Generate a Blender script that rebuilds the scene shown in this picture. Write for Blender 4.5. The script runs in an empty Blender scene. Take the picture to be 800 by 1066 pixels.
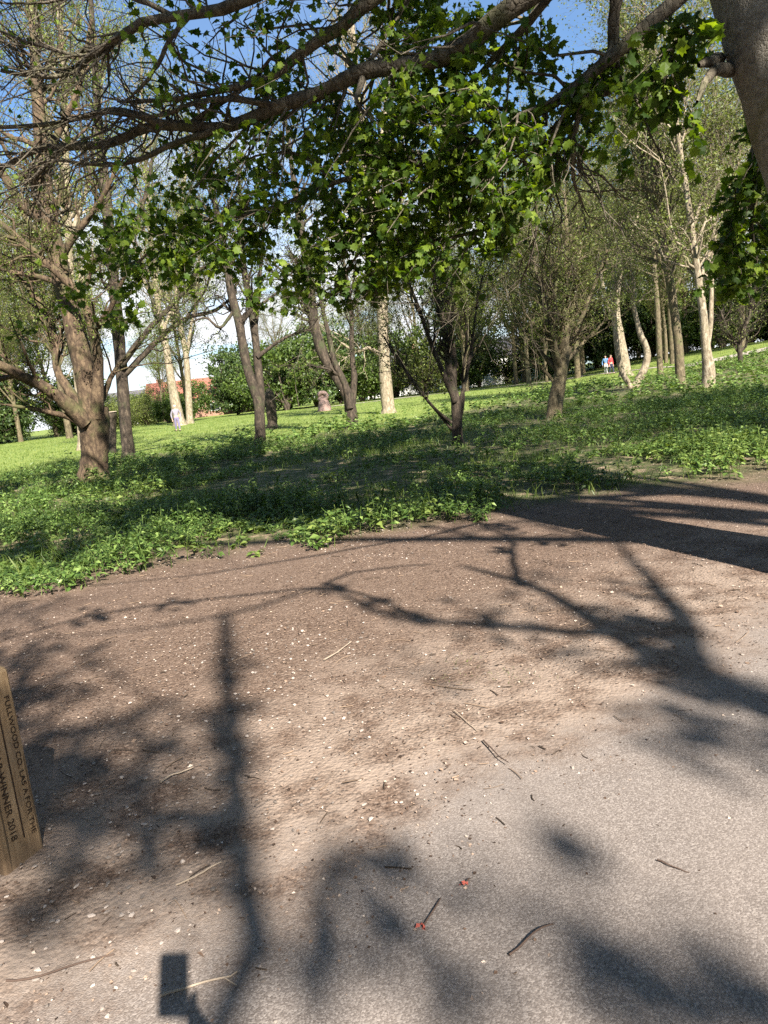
import bpy, math
import numpy as np
from mathutils import Matrix, Vector

RNG = np.random.default_rng(7)
SC = bpy.context.scene
COL = SC.collection
rad = math.radians

# ------------------------------------------------------------------ camera
PITCH, ROLL, H = rad(9.3), rad(6.5), 1.45
F, CX, CY = 770.0, 400.0, 533.0
FWD = np.array([0, math.cos(PITCH), -math.sin(PITCH)])
UP0 = np.array([0, math.sin(PITCH), math.cos(PITCH)])
XR = np.array([1.0, 0, 0])
CR, SR = math.cos(ROLL), math.sin(ROLL)
CAM = np.array([0, 0, H])
RIGHT = CR * XR - SR * UP0
UP = SR * XR + CR * UP0


def ray(px, py):
    return FWD + RIGHT * (px - CX) / F - UP * (py - CY) / F


def at(px, py, Y):
    d = ray(px, py)
    return CAM + d * (Y / d[1])


SUN_EL, SUN_AZ = rad(37.2), math.atan2(.339, .894)   # light heads to -x, +y
LDIR = np.array([-math.cos(SUN_EL) * math.sin(SUN_AZ), math.cos(SUN_EL) * math.cos(SUN_AZ), -math.sin(SUN_EL)])

cam = bpy.data.cameras.new('camera')
cam.sensor_fit = 'VERTICAL'
cam.sensor_height = 36
cam.lens = 36 * F / 1066
cam.clip_start, cam.clip_end = .02, 2000
co = bpy.data.objects.new('camera', cam)
COL.objects.link(co)
co.matrix_world = Matrix(((RIGHT[0], UP[0], -FWD[0], 0), (RIGHT[1], UP[1], -FWD[1], 0),
                          (RIGHT[2], UP[2], -FWD[2], H), (0, 0, 0, 1)))
SC.camera = co


# ------------------------------------------------------------------ noise / terrain
def _hash(i, j, s):
    n = (i.astype(np.int64) * 374761393 + j.astype(np.int64) * 668265263 + s * 1442695041) & 0x7fffffff
    n = ((n ^ (n >> 13)) * 1274126177) & 0x7fffffff
    return ((n ^ (n >> 16)) & 0xffff) / 65535.0


def vnoise(x, y, s=0):
    x, y = np.asarray(x, float), np.asarray(y, float)
    i, j = np.floor(x), np.floor(y)
    u, v = x - i, y - j
    u, v = u * u * (3 - 2 * u), v * v * (3 - 2 * v)
    a, b = _hash(i, j, s), _hash(i + 1, j, s)
    c, d = _hash(i, j + 1, s), _hash(i + 1, j + 1, s)
    return a + (b - a) * u + (c - a) * v + (a - b - c + d) * u * v


def fbm(x, y, s=0, o=4):
    t, a, w = 0, .5, 0
    for k in range(o):
        t = t + a * vnoise(x * 2 ** k, y * 2 ** k, s + k)
        w += a
        a *= .5
    return t / w


def ss(a, b, x):
    t = np.clip((np.asarray(x, float) - a) / (b - a), 0, 1)
    return t * t * (3 - 2 * t)


def terr(X, Y):
    X, Y = np.asarray(X, float), np.asarray(Y, float)
    z = .45 * ss(12, 75, Y) + 1.5 * ss(17, 40, X) * ss(35, 62, Y)
    z = z + .16 * (fbm(X * .3, Y * .3, 3, 3) - .5) * ss(8.5, 13, Y)
    z = z + .035 * np.exp(-((X + 1.29) ** 2 + (Y - 2.41) ** 2) / .035)   # soil heaved up round the post
    return z + .012 * (fbm(X * 1.5, Y * 1.5, 9, 3) - .5)


def gp(px, py):
    d = ray(px, py)
    t = .5
    for _ in range(900):
        p = CAM + d * t
        if p[2] <= float(terr(p[0], p[1])):
            break
        t *= 1.008
    return np.array([p[0], p[1], float(terr(p[0], p[1]))])


def veg_edge(X):        # near edge of the undergrowth
    return 7.35 + .16 * X + 1.5 * (fbm(X * .45 + 3, X * 0 + 1, 21, 3) - .5)


def path_edge(X):       # worn edge of the tarmac (tarmac is nearer than this)
    return 2.4 + .68 * X + .55 * (fbm(X * .8, X * 0 + 5, 31, 3) - .5)


def lawn_edge(X):       # where undergrowth gives way to mown lawn
    return 25 + .5 * (X + 14) + 11 * ss(2, 12, X) + 4 * (fbm(X * .15, X * 0, 41, 3) - .5)


# ------------------------------------------------------------------ node helpers
class NT:
    def __init__(s, nt):
        s.nt = nt
        nt.nodes.clear()

    def n(s, t, ins=None, **kw):
        nd = s.nt.nodes.new(t)
        for k, v in kw.items():
            setattr(nd, k, v)
        for k, v in (ins or {}).items():
            if hasattr(v, 'is_output') or isinstance(v, bpy.types.NodeSocket):
                s.nt.links.new(v, nd.inputs[k])
            else:
                nd.inputs[k].default_value = v
        return nd

    def math(s, op, a, b=0.0, c=None):
        nd = s.n('ShaderNodeMath', {0: a, 1: b}, operation=op)
        if c is not None:
            if isinstance(c, bpy.types.NodeSocket):
                s.nt.links.new(c, nd.inputs[2])
            else:
                nd.inputs[2].default_value = c
        return nd.outputs[0]

    def mix(s, f, a, b, bt='MIX'):
        nd = s.n('ShaderNodeMix', None, data_type='RGBA', blend_type=bt)
        for i, v in ((0, f), (6, a), (7, b)):
            if isinstance(v, bpy.types.NodeSocket):
                s.nt.links.new(v, nd.inputs[i])
            else:
                nd.inputs[i].default_value = v if i == 0 else (*v, 1)
        return nd.outputs[2]

    def ramp(s, f, stops):
        nd = s.n('ShaderNodeValToRGB', {0: f})
        el = nd.color_ramp.elements
        while len(el) < len(stops):
            el.new(.5)
        for e, (p, c) in zip(el, stops):
            e.position = p
            e.color = (*c, 1) if len(c) == 3 else c
        return nd.outputs[0]

    def smooth(s, x, a, b):
        nd = s.n('ShaderNodeMapRange', {0: x, 1: a, 2: b, 3: 0.0, 4: 1.0}, interpolation_type='SMOOTHSTEP')
        return nd.outputs[0]

    def noise(s, vec, scale, detail=4, rough=.55, dist=0):
        return s.n('ShaderNodeTexNoise', {'Vector': vec, 'Scale': scale, 'Detail': detail, 'Roughness': rough, 'Distortion': dist}).outputs[0]


def new_mat(name):
    m = bpy.data.materials.new(name)
    m.use_nodes = True
    t = NT(m.node_tree)
    out = t.n('ShaderNodeOutputMaterial')
    return m, t, out


def leaf_mat(name, c0, c1, c2, trans=.35, tcol=(1.5, 1.6, .5), rough=.45, spec=.4):
    m, t, out = new_mat(name)
    geo = t.n('ShaderNodeNewGeometry')
    col = t.ramp(geo.outputs['Random Per Island'], [(0, c0), (.5, c1), (1, c2)])
    ti = t.mix(1.0, col, tcol, 'MULTIPLY')
    p = t.n('ShaderNodeBsdfPrincipled', {'Base Color': col, 'Roughness': rough, 'Specular IOR Level': spec})
    tr = t.n('ShaderNodeBsdfTranslucent', {0: ti})
    mx = t.n('ShaderNodeMixShader', {0: trans, 1: p.outputs[0], 2: tr.outputs[0]})
    t.nt.links.new(mx.outputs[0], out.inputs[0])
    return m


def bark_mat(name, c0, c1, c2, scale=6, moss=(.07, .09, .03), moss_amt=.4, bump=.5, zs=.4):
    m, t, out = new_mat(name)
    tc = t.n('ShaderNodeTexCoord').outputs['Object']
    mp = t.n('ShaderNodeMapping', {'Vector': tc, 'Scale': (1, 1, zs)}).outputs[0]
    a = t.noise(mp, scale * 2.2, 6, .65, .6)
    b = t.noise(tc, scale * .3, 4)
    col = t.ramp(a, [(.3, c0), (.5, c1), (.68, c2)])
    mk = t.smooth(b, .62 - .25 * moss_amt, .72 - .1 * moss_amt)
    mk = t.math('MULTIPLY', mk, .75)
    col = t.mix(mk, col, moss)
    fis = t.n('ShaderNodeTexVoronoi', {'Vector': mp, 'Scale': scale * 3.5}, feature='DISTANCE_TO_EDGE').outputs[0]
    hh = t.math('ADD', t.math('MULTIPLY', a, .7), t.math('MULTIPLY', t.smooth(fis, 0, .12), .3))
    bp = t.n('ShaderNodeBump', {'Strength': bump, 'Distance': .03, 'Height': hh})
    p = t.n('ShaderNodeBsdfPrincipled', {'Base Color': col, 'Roughness': .88, 'Specular IOR Level': .25, 'Normal': bp.outputs[0]})
    t.nt.links.new(p.outputs[0], out.inputs[0])
    return m


def plain_mat(name, c, rough=.8, var=.25, scale=8, spec=.3, island=False):
    m, t, out = new_mat(name)
    if island:
        f = t.n('ShaderNodeNewGeometry').outputs['Random Per Island']
    else:
        f = t.noise(t.n('ShaderNodeTexCoord').outputs['Object'], scale, 5)
    lo, hi = tuple(x * (1 - var) for x in c), tuple(min(1, x * (1 + var)) for x in c)
    col = t.ramp(f, [(.2, lo), (.8, hi)])
    p = t.n('ShaderNodeBsdfPrincipled', {'Base Color': col, 'Roughness': rough, 'Specular IOR Level': spec})
    t.nt.links.new(p.outputs[0], out.inputs[0])
    return m


# ------------------------------------------------------------------ mesh builder
class MB:
    def __init__(s):
        s.v, s.f, s.n = [], [], 0

    def add(s, V, Fc, mat=0):
        V = np.asarray(V, float).reshape(-1, 3)
        s.f.append((np.asarray(Fc, np.int64) + s.n, mat))
        s.v.append(V)
        s.n += len(V)

    def build(s, name, mats, parent=None, smooth=True, loc=(0, 0, 0)):
        me = bpy.data.meshes.new(name)
        if s.n:
            V = np.concatenate(s.v) - np.asarray(loc, float)
            me.vertices.add(len(V))
            me.vertices.foreach_set('co', V.astype(np.float32).ravel())
            loops = np.concatenate([f.ravel() for f, _ in s.f])
            tot = np.concatenate([np.full(len(f), f.shape[1]) for f, _ in s.f])
            mi = np.concatenate([np.full(len(f), m) for f, m in s.f])
            st = np.concatenate([[0], np.cumsum(tot)[:-1]])
            me.loops.add(len(loops))
            me.loops.foreach_set('vertex_index', loops.astype(np.int32))
            me.polygons.add(len(tot))
            me.polygons.foreach_set('loop_start', st.astype(np.int32))
            me.polygons.foreach_set('loop_total', tot.astype(np.int32))
            me.polygons.foreach_set('material_index', mi.astype(np.int32))
            me.polygons.foreach_set('use_smooth', np.full(len(tot), smooth))
            me.update(calc_edges=True)
            me.validate()
        for m in (mats if isinstance(mats, (list, tuple)) else [mats]):
            me.materials.append(m)
        o = bpy.data.objects.new(name, me)
        COL.objects.link(o)
        if parent:
            o.parent = parent
        else:
            o.location = loc
        return o


def tag(o, label=None, cat=None, group=None, kind=None):
    for k, v in (('label', label), ('category', cat), ('group', group), ('kind', kind)):
        if v:
            o[k] = v
    return o


def thing(name, label, cat, loc, group=None):
    o = bpy.data.objects.new(name, None)
    o.empty_display_size = .2
    COL.objects.link(o)
    o.location = loc
    return tag(o, label, cat, group)


def copy_tree(o, parent=None):
    c = o.copy()
    COL.objects.link(c)
    if parent:
        c.parent = parent
    for ch in list(o.children):
        copy_tree(ch, c)
    return c


def unit(a):
    return a / np.maximum(np.linalg.norm(a, axis=-1, keepdims=True), 1e-9)


def resample(P, R, m):
    P, R = np.asarray(P, float), np.asarray(R, float)
    d = np.concatenate([[0], np.cumsum(np.linalg.norm(np.diff(P, axis=0), axis=1))])
    # catmull-rom through the points
    n = len(P)
    out, ro = [], []
    for s in np.linspace(0, d[-1], m):
        i = min(np.searchsorted(d, s, 'right') - 1, n - 2)
        u = (s - d[i]) / max(d[i + 1] - d[i], 1e-9)
        p0, p1, p2, p3 = P[max(i - 1, 0)], P[i], P[i + 1], P[min(i + 2, n - 1)]
        out.append(.5 * (2 * p1 + (p2 - p0) * u + (2 * p0 - 5 * p1 + 4 * p2 - p3) * u * u + (3 * p1 - p0 - 3 * p2 + p3) * u ** 3))
        ro.append(R[i] + (R[i + 1] - R[i]) * u)
    return np.array(out), np.array(ro)


def tubes(mb, PP, RR, sides, mat=0, rough=0.0):
    """PP (N,M,3), RR (N,M): N tubes at once."""
    N, M, _ = PP.shape
    if N == 0:
        return
    T = np.empty_like(PP)
    T[:, 1:-1] = PP[:, 2:] - PP[:, :-2]
    T[:, 0] = PP[:, 1] - PP[:, 0]
    T[:, -1] = PP[:, -1] - PP[:, -2]
    T = unit(T)
    ch = unit(PP[:, -1] - PP[:, 0])
    ref = np.where(np.abs(ch[:, 2:3]) > .75, np.array([[0.9, .43, 0]]), np.array([[0, 0, 1.0]]))[:, None, :]
    A = unit(np.cross(np.broadcast_to(ref, T.shape), T))
    B = np.cross(T, A)
    th = np.arange(sides) * 2 * math.pi / sides
    rr = RR[:, :, None] * np.ones(sides)
    if rough:
        rr = rr * (1 + rough * RNG.normal(size=(N, M, sides)))
    V = PP[:, :, None, :] + rr[..., None] * (A[:, :, None, :] * np.cos(th)[None, None, :, None] + B[:, :, None, :] * np.sin(th)[None, None, :, None])
    i = np.arange(M - 1)[:, None]
    k = np.arange(sides)[None, :]
    k2 = (k + 1) % sides
    q = np.stack([i * sides + k, i * sides + k2, (i + 1) * sides + k2, (i + 1) * sides + k], -1).reshape(-1, 4)
    q = (q[None] + (np.arange(N) * M * sides)[:, None, None]).reshape(-1, 4)
    mb.add(V, q, mat)


def limb(mb, pts, radii, m=24, sides=10, rough=.05, wob=0.0, mat=0):
    P, R = resample(pts, radii, m)
    if wob:
        w = RNG.normal(size=(m, 3)) * wob
        w[0] = 0
        P = P + np.cumsum(w, 0) * .35
    tubes(mb, P[None], R[None], sides, mat, rough)
    return P, R


def stackl(limbs, m=24):
    PP, RR = [], []
    for P, R in limbs:
        if len(P) != m:
            P, R = resample(P, R, m)
        PP.append(P)
        RR.append(R)
    return np.array(PP), np.array(RR)


def spawn(PP, RR, n, t0, t1, ang, ln, up=0.0, curl=0.0, rf=.55, rmax=9, rel=None, M=6, wob=.04, rmin=.0015, weight=True):
    N, m, _ = PP.shape
    L = np.linalg.norm(np.diff(PP, axis=1), axis=2).sum(1)
    w = L / L.sum() if weight else np.full(N, 1 / N)
    i = RNG.choice(N, n, p=w)
    t = RNG.uniform(t0, t1, n) * (m - 1)
    j = np.minimum(t.astype(int), m - 2)
    u = (t - j)[:, None]
    S = PP[i, j] * (1 - u) + PP[i, j + 1] * u
    r = np.minimum((RR[i, j] * (1 - u[:, 0]) + RR[i, j + 1] * u[:, 0]) * rf, rmax)
    T = unit(PP[i, j + 1] - PP[i, j])
    rv = RNG.normal(size=(n, 3))
    pr = unit(rv - (rv * T).sum(1, keepdims=True) * T)
    a = RNG.uniform(ang[0], ang[1], n)[:, None]
    D = np.cos(a) * T + np.sin(a) * pr
    D[:, 2] += up
    D = unit(D)
    Ls = RNG.uniform(ln[0], ln[1], n)
    if rel:
        Ls = Ls * (1 - rel * (t / (m - 1)))
    tt = np.linspace(0, 1, M)[None, :, None]
    b = RNG.normal(size=(n, 3)) * .18
    b[:, 2] += curl
    P = S[:, None, :] + Ls[:, None, None] * (tt * D[:, None, :] + tt ** 2 * b[:, None, :])
    wz = RNG.normal(size=(n, M, 3)) * wob * Ls[:, None, None]
    wz[:, 0] = 0
    P = P + wz
    R = np.maximum(r[:, None] * (1 - .78 * tt[:, :, 0]), rmin)
    return P, R


# leaf outlines: (x along, y across, z lift)
def tmpl(kind):
    if kind == 'maple':
        a = [(0, 0), (.1, .2), (-.03, .42), (.25, .38), (.4, .58), (.55, .32), (.72, .34), (.7, .16), (1, 0)]
        o = a + [(x, -y) for x, y in a[-2:0:-1]]
        return np.array([(x, y, -.42 * abs(y) - .28 * x * x) for x, y in o]), [list(range(len(o)))]
    if kind == 'lance':
        V = [(0, 0, 0), (.35, .26, .05), (1, 0, -.2), (.35, -.26, .05), (.4, 0, -.03)]
        return np.array(V), [[0, 4, 2, 1], [0, 3, 2, 4]]
    V = [(0, 0, 0), (.45, .36, .06), (1, 0, -.1), (.45, -.36, .06)]
    return np.array(V), [[0, 3, 2, 1]]


TM = {k: tmpl(k) for k in ('maple', 'lance', 'oval')}


def leaves(mb, P, A, Nn, size, kind='oval', mat=0):
    """P positions, A axis, Nn approximate normals, size (n,)"""
    tv, tf = TM[kind]
    A = unit(A)
    B = unit(np.cross(Nn, A))
    C = np.cross(A, B)
    V = P[:, None, :] + size[:, None, None] * (tv[None, :, 0, None] * A[:, None] + tv[None, :, 1, None] * B[:, None] + tv[None, :, 2, None] * C[:, None])
    n, k = len(P), len(tv)
    base = len(tv) * np.arange(n)
    V = V.reshape(-1, 3)
    start = mb.n
    mb.v.append(V)
    mb.n += len(V)
    for f in tf:
        q = np.array(f)[None] + base[:, None] + start
        mb.f.append((q, mat))


def leaf_on(mb, PP, n, size, kind='oval', t0=.2, t1=1.0, spread=.06, droop=.3, upn=.7, mat=0, cl=1):
    N, m, _ = PP.shape
    n0 = max(1, n // cl)
    i = RNG.integers(0, N, n0)
    t = RNG.uniform(t0, t1, n0) * (m - 1)
    i, t = np.repeat(i, cl), np.repeat(t, cl)
    n = len(i)
    j = np.minimum(t.astype(int), m - 2)
    u = (t - j)[:, None]
    S = PP[i, j] * (1 - u) + PP[i, j + 1] * u + RNG.normal(size=(n, 3)) * spread
    A = RNG.normal(size=(n, 3))
    A[:, 2] -= droop
    Nn = RNG.normal(size=(n, 3)) * .7
    Nn[:, 2] += upn
    s = RNG.uniform(size[0], size[1], n)
    leaves(mb, S, A, Nn, s, kind, mat)


# ------------------------------------------------------------------ materials
M = {}
M['maple'] = leaf_mat('maple_leaf', (.024, .05, .008), (.055, .10, .013), (.19, .26, .032), .44, (2.0, 2.0, .4), .5, .22)
M['fresh'] = leaf_mat('fresh_leaf', (.085, .12, .02), (.15, .20, .034), (.24, .29, .055), .4, (1.4, 1.4, .5))
M['olive'] = leaf_mat('olive_leaf', (.075, .10, .024), (.135, .165, .036), (.22, .25, .06), .35, (1.3, 1.3, .6))
M['dark'] = leaf_mat('dark_leaf', (.025, .05, .014), (.055, .09, .022), (.10, .145, .035), .22, (1.5, 1.6, .5))
M['mid'] = leaf_mat('mid_leaf', (.045, .075, .016), (.075, .12, .022), (.12, .17, .03), .35)
M['nettle'] = leaf_mat('nettle_leaf', (.04, .08, .016), (.10, .17, .035), (.24, .33, .09), .28, (1.5, 1.5, .5))
M['grass'] = leaf_mat('grass_blade', (.08, .13, .025), (.12, .18, .035), (.19, .23, .06), .3)
M['bark'] = bark_mat('brown_bark', (.03, .02, .014), (.085, .058, .036), (.19, .135, .08), 6, (.09, .095, .035), .5)
M['bark_dark'] = bark_mat('dark_bark', (.02, .016, .012), (.05, .038, .027), (.12, .092, .064), 6, (.06, .07, .03), .4)
M['bark_pale'] = bark_mat('pale_bark', (.09, .07, .045), (.24, .195, .13), (.42, .36, .26), 5, (.16, .15, .07), .25)
M['bark_olive'] = bark_mat('olive_bark', (.05, .04, .024), (.12, .095, .055), (.22, .18, .11), 6, (.11, .115, .045), .45)
M['bark_grey'] = bark_mat('grey_bark', (.05, .041, .03), (.115, .096, .07), (.23, .195, .14), 7, (.10, .10, .045), .45, .9)
M['bark_smooth'] = bark_mat('smooth_bark', (.15, .128, .10), (.25, .22, .175), (.35, .315, .26), 9, (.16, .15, .08), .45, .5, zs=1.3)
M['twig'] = plain_mat('twig', (.17, .135, .095), .9, .4, 3)
M['wood_pale'] = plain_mat('dry_wood', (.34, .27, .2), .85, .3, 20)
M['wood_dark'] = plain_mat('dark_wood', (.09, .06, .045), .85, .3, 20)

# ------------------------------------------------------------------ ground material
def ground_mat(kind):
    m, t, out = new_mat(kind)
    pos = t.n('ShaderNodeNewGeometry').outputs['Position']
    sep = t.n('ShaderNodeSeparateXYZ', {0: pos})
    X, Y = sep.outputs[0], sep.outputs[1]
    n_big = t.noise(pos, .6, 5, .6)
    n_med = t.noise(pos, 3.5, 6, .65)
    n_fine = t.noise(pos, 38, 5, .7)
    n_grain = t.noise(pos, 160, 3, .7)
    vor = t.n('ShaderNodeTexVoronoi', {'Vector': pos, 'Scale': 62.0, 'Randomness': 1.0})
    vor2 = t.n('ShaderNodeTexVoronoi', {'Vector': pos, 'Scale': 210.0})
    # dirt / wood-chip ground
    chips = t.ramp(vor.outputs['Color'], [(.1, (.045, .027, .018)), (.4, (.125, .08, .055)), (.72, (.215, .147, .105)), (.95, (.44, .34, .265))])
    soil = t.ramp(n_fine, [(.3, (.05, .031, .022)), (.52, (.13, .086, .062)), (.72, (.24, .168, .124))])
    dirt = t.mix(.5, soil, chips)
    v3 = t.n('ShaderNodeTexVoronoi', {'Vector': pos, 'Scale': 150.0})
    dirt = t.mix(.42, dirt, t.ramp(v3.outputs['Color'], [(.15, (.03, .019, .013)), (.5, (.125, .083, .058)), (.85, (.30, .22, .165))]))
    e0 = t.math('SUBTRACT', t.math('MULTIPLY_ADD', X, .68, 2.4), Y)
    e0 = t.math('ADD', e0, t.math('MULTIPLY', t.math('SUBTRACT', n_big, .5), 2.4))
    dust = t.math('MULTIPLY', t.smooth(e0, -2.6, -.4), t.smooth(n_med, .36, .62))
    dirt = t.mix(t.math('MULTIPLY', dust, .75), dirt, (.345, .27, .212))
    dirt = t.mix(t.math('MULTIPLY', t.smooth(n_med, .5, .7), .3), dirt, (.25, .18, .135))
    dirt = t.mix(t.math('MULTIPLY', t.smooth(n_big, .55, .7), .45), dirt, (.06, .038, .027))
    dh = t.math('ADD', t.math('MULTIPLY', vor.outputs['Distance'], -.5), t.math('ADD', t.math('MULTIPLY', n_fine, .9), t.math('MULTIPLY', n_med, 1.2)))
    # tarmac, dusty
    tar = t.ramp(vor2.outputs['Color'], [(.05, (.115, .094, .08)), (.5, (.19, .16, .14)), (.95, (.34, .295, .26))])
    tar = t.mix(t.math('MULTIPLY', t.smooth(n_big, .35, .7), .45), tar, (.24, .2, .172))
    tar = t.mix(t.math('MULTIPLY', t.smooth(n_fine, .60, .72), .4), tar, (.13, .104, .087))
    th = t.math('ADD', t.math('MULTIPLY', vor2.outputs['Distance'], -.7), t.math('MULTIPLY', n_grain, .5))
    # distance to tarmac edge in metres (positive = on the tarmac)
    e = t.math('SUBTRACT', t.math('MULTIPLY_ADD', X, .68, 2.4), Y)
    e = t.math('ADD', e, t.math('MULTIPLY', t.math('SUBTRACT', n_big, .5), 1.6))
    e = t.math('ADD', e, t.math('MULTIPLY', t.math('SUBTRACT', n_med, .5), 1.0))
    e = t.math('ADD', e, t.math('MULTIPLY', t.math('SUBTRACT', n_fine, .5), .5))
    tmask = t.smooth(e, -.35, .45)
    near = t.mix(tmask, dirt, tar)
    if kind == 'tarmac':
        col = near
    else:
        # lawn and verge
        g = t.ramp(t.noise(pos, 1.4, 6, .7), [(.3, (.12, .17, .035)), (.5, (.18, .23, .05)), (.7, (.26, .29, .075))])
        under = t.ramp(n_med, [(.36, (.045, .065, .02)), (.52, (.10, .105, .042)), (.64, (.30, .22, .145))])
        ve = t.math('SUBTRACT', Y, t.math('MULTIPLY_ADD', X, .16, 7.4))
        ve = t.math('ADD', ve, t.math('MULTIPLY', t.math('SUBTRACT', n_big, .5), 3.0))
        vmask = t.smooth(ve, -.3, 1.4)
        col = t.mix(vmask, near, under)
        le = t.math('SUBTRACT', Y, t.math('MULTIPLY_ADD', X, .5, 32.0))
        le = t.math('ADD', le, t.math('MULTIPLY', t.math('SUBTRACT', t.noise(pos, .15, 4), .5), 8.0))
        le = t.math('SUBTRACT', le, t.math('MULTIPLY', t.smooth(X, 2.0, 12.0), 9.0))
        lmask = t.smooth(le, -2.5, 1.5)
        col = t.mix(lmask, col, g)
    hh = t.n('ShaderNodeMix', {0: tmask, 2: dh, 3: th}, data_type='FLOAT').outputs[0]
    bp = t.n('ShaderNodeBump', {'Strength': t.math('MULTIPLY_ADD', tmask, -.42, .7), 'Distance': t.math('MULTIPLY_ADD', tmask, -.010, .016), 'Height': hh})
    p = t.n('ShaderNodeBsdfPrincipled', {'Base Color': col, 'Roughness': .93, 'Specular IOR Level': .2, 'Normal': bp.outputs[0]})
    t.nt.links.new(p.outputs[0], out.inputs[0])
    return m


M['ground'] = ground_mat('ground')
M['tarmac'] = ground_mat('tarmac')


def grid(name, xs, ys, zf, mat, keep=None):
    gx, gy = np.meshgrid(xs, ys)
    V = np.stack([gx, gy, zf(gx, gy)], -1).reshape(-1, 3)
    nx = len(xs)
    i, j = np.meshgrid(np.arange(nx - 1), np.arange(len(ys) - 1))
    q = np.stack([j * nx + i, j * nx + i + 1, (j + 1) * nx + i + 1, (j + 1) * nx + i], -1).reshape(-1, 4)
    if keep is not None:
        q = q[keep(V[q].mean(1))]
    mb = MB()
    mb.add(V, q)
    o = mb.build(name, mat)
    return tag(o, kind='structure')


def spaced(a, b, d0, k):
    out, x = [0.0], 0.0
    while x < b:
        x += d0 + k * x
        out.append(x)
    neg, x = [], 0.0
    while x > a:
        x -= d0 + k * abs(x)
        neg.append(x)
    return np.array(neg[::-1] + out)


grid('ground', spaced(-500, 500, .12, .03), spaced(-80, 600, .12, .03), terr, M['ground'])
grid('path', np.arange(-9, 12, .08), np.arange(-9, 10, .08), lambda x, y: terr(x, y) + .005 * np.clip((path_edge(x) + .12 - y) / .25, -1, 1), M['tarmac'],
     lambda c: c[:, 1] < path_edge(c[:, 0]) + .40 + .1 * (fbm(c[:, 0] * 3, c[:, 1] * 3, 77, 3) - .5))

# far pale footpath crossing at the right
fp = [gp(x, y) for x, y in ((575, 397), (605, 392), (640, 388), (690, 382), (730, 378))]
fp = [fp[0] + np.array([-25, -1.0, 0])] + fp + [fp[-1] + np.array([18, 3.0, 0])]
P, _ = resample(fp, np.ones(len(fp)), 60)
mb = MB()
Q = np.array([[p + np.array([0, w, 0]) for w in np.linspace(-1.6, 1.6, 5)] for p in P])
Q[..., 2] = terr(Q[..., 0], Q[..., 1]) + .03
i, j = np.meshgrid(np.arange(4), np.arange(59))
mb.add(Q, np.stack([j * 5 + i, j * 5 + i + 1, (j + 1) * 5 + i + 1, (j + 1) * 5 + i], -1).reshape(-1, 4))
M['gravel'] = plain_mat('pale_gravel', (.38, .32, .27), .95, .25, 3)
tag(mb.build('footpath', M['gravel']), kind='structure')


# ------------------------------------------------------------------ scattered ground stuff
def scatter(n, x0, x1, y0, y1):
    return RNG.uniform(x0, x1, n), RNG.uniform(y0, y1, n)


# flakes of bark and dry leaf on the bare earth
x, y = scatter(170000, -7, 9, 1.2, 10.5)
ed = y - path_edge(x)
dens = ss(-.9, .5, ed) * (.35 + .65 * ss(.35, .65, fbm(x * 1.3, y * 1.3, 51, 3))) * (1 - .5 * ss(1.2, 2.2, y - veg_edge(x)))
dens = np.maximum(dens, .03)
k = RNG.uniform(size=len(x)) < dens
x, y = x[k], y[k]
n = len(x)
mb = MB()
A = RNG.normal(size=(n, 3)) * [1, 1, .18]
Nn = RNG.normal(size=(n, 3)) * .35 + [0, 0, 1]
leaves(mb, np.stack([x, y, terr(x, y) + .007], -1), A, Nn, RNG.uniform(.004, .015, n) * np.where(RNG.uniform(size=n) > .97, 2.0, 1), 'oval')
mf, t, out = new_mat('litter')
f = t.n('ShaderNodeNewGeometry').outputs['Random Per Island']
c = t.ramp(f, [(0, (.035, .022, .015)), (.35, (.10, .062, .042)), (.62, (.22, .15, .105)), (.86, (.38, .28, .21)), (1, (.62, .52, .43))])
p = t.n('ShaderNodeBsdfPrincipled', {'Base Color': c, 'Roughness': .85, 'Specular IOR Level': .25})
t.nt.links.new(p.outputs[0], out.inputs[0])
tag(mb.build('leaf_litter', mf, smooth=False), 'brown bark flakes and dry leaf scraps over the bare earth', 'litter', kind='stuff')

# thin dry stems
x, y = scatter(4200, -6, 8, 1.3, 10)
k = RNG.uniform(size=len(x)) < (.06 + .94 * ss(-.6, .4, y - path_edge(x))) * .8
x, y = x[k], y[k]
n = len(x)
S = np.stack([x, y, terr(x, y) + .008], -1)
th = RNG.uniform(0, 6.28, n)
D = np.stack([np.cos(th), np.sin(th), RNG.normal(size=n) * .06], -1)
L = RNG.gamma(2, .021, n)[:, None, None]
tt = np.linspace(0, 1, 4)[None, :, None]
b = RNG.normal(size=(n, 1, 3)) * [.35, .35, .05]
PP = S[:, None] + L * (tt * D[:, None] + tt ** 2 * b)
mb = MB()
tubes(mb, PP, np.full((n, 4), 1.0) * RNG.uniform(.001, .003, n)[:, None], 4)
tag(mb.build('stem_litter', plain_mat('dry_stem', (.17, .12, .082), .85, .7, 1, island=True)), 'thin dry stems strewn on the bare earth', 'litter', kind='stuff')

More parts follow.
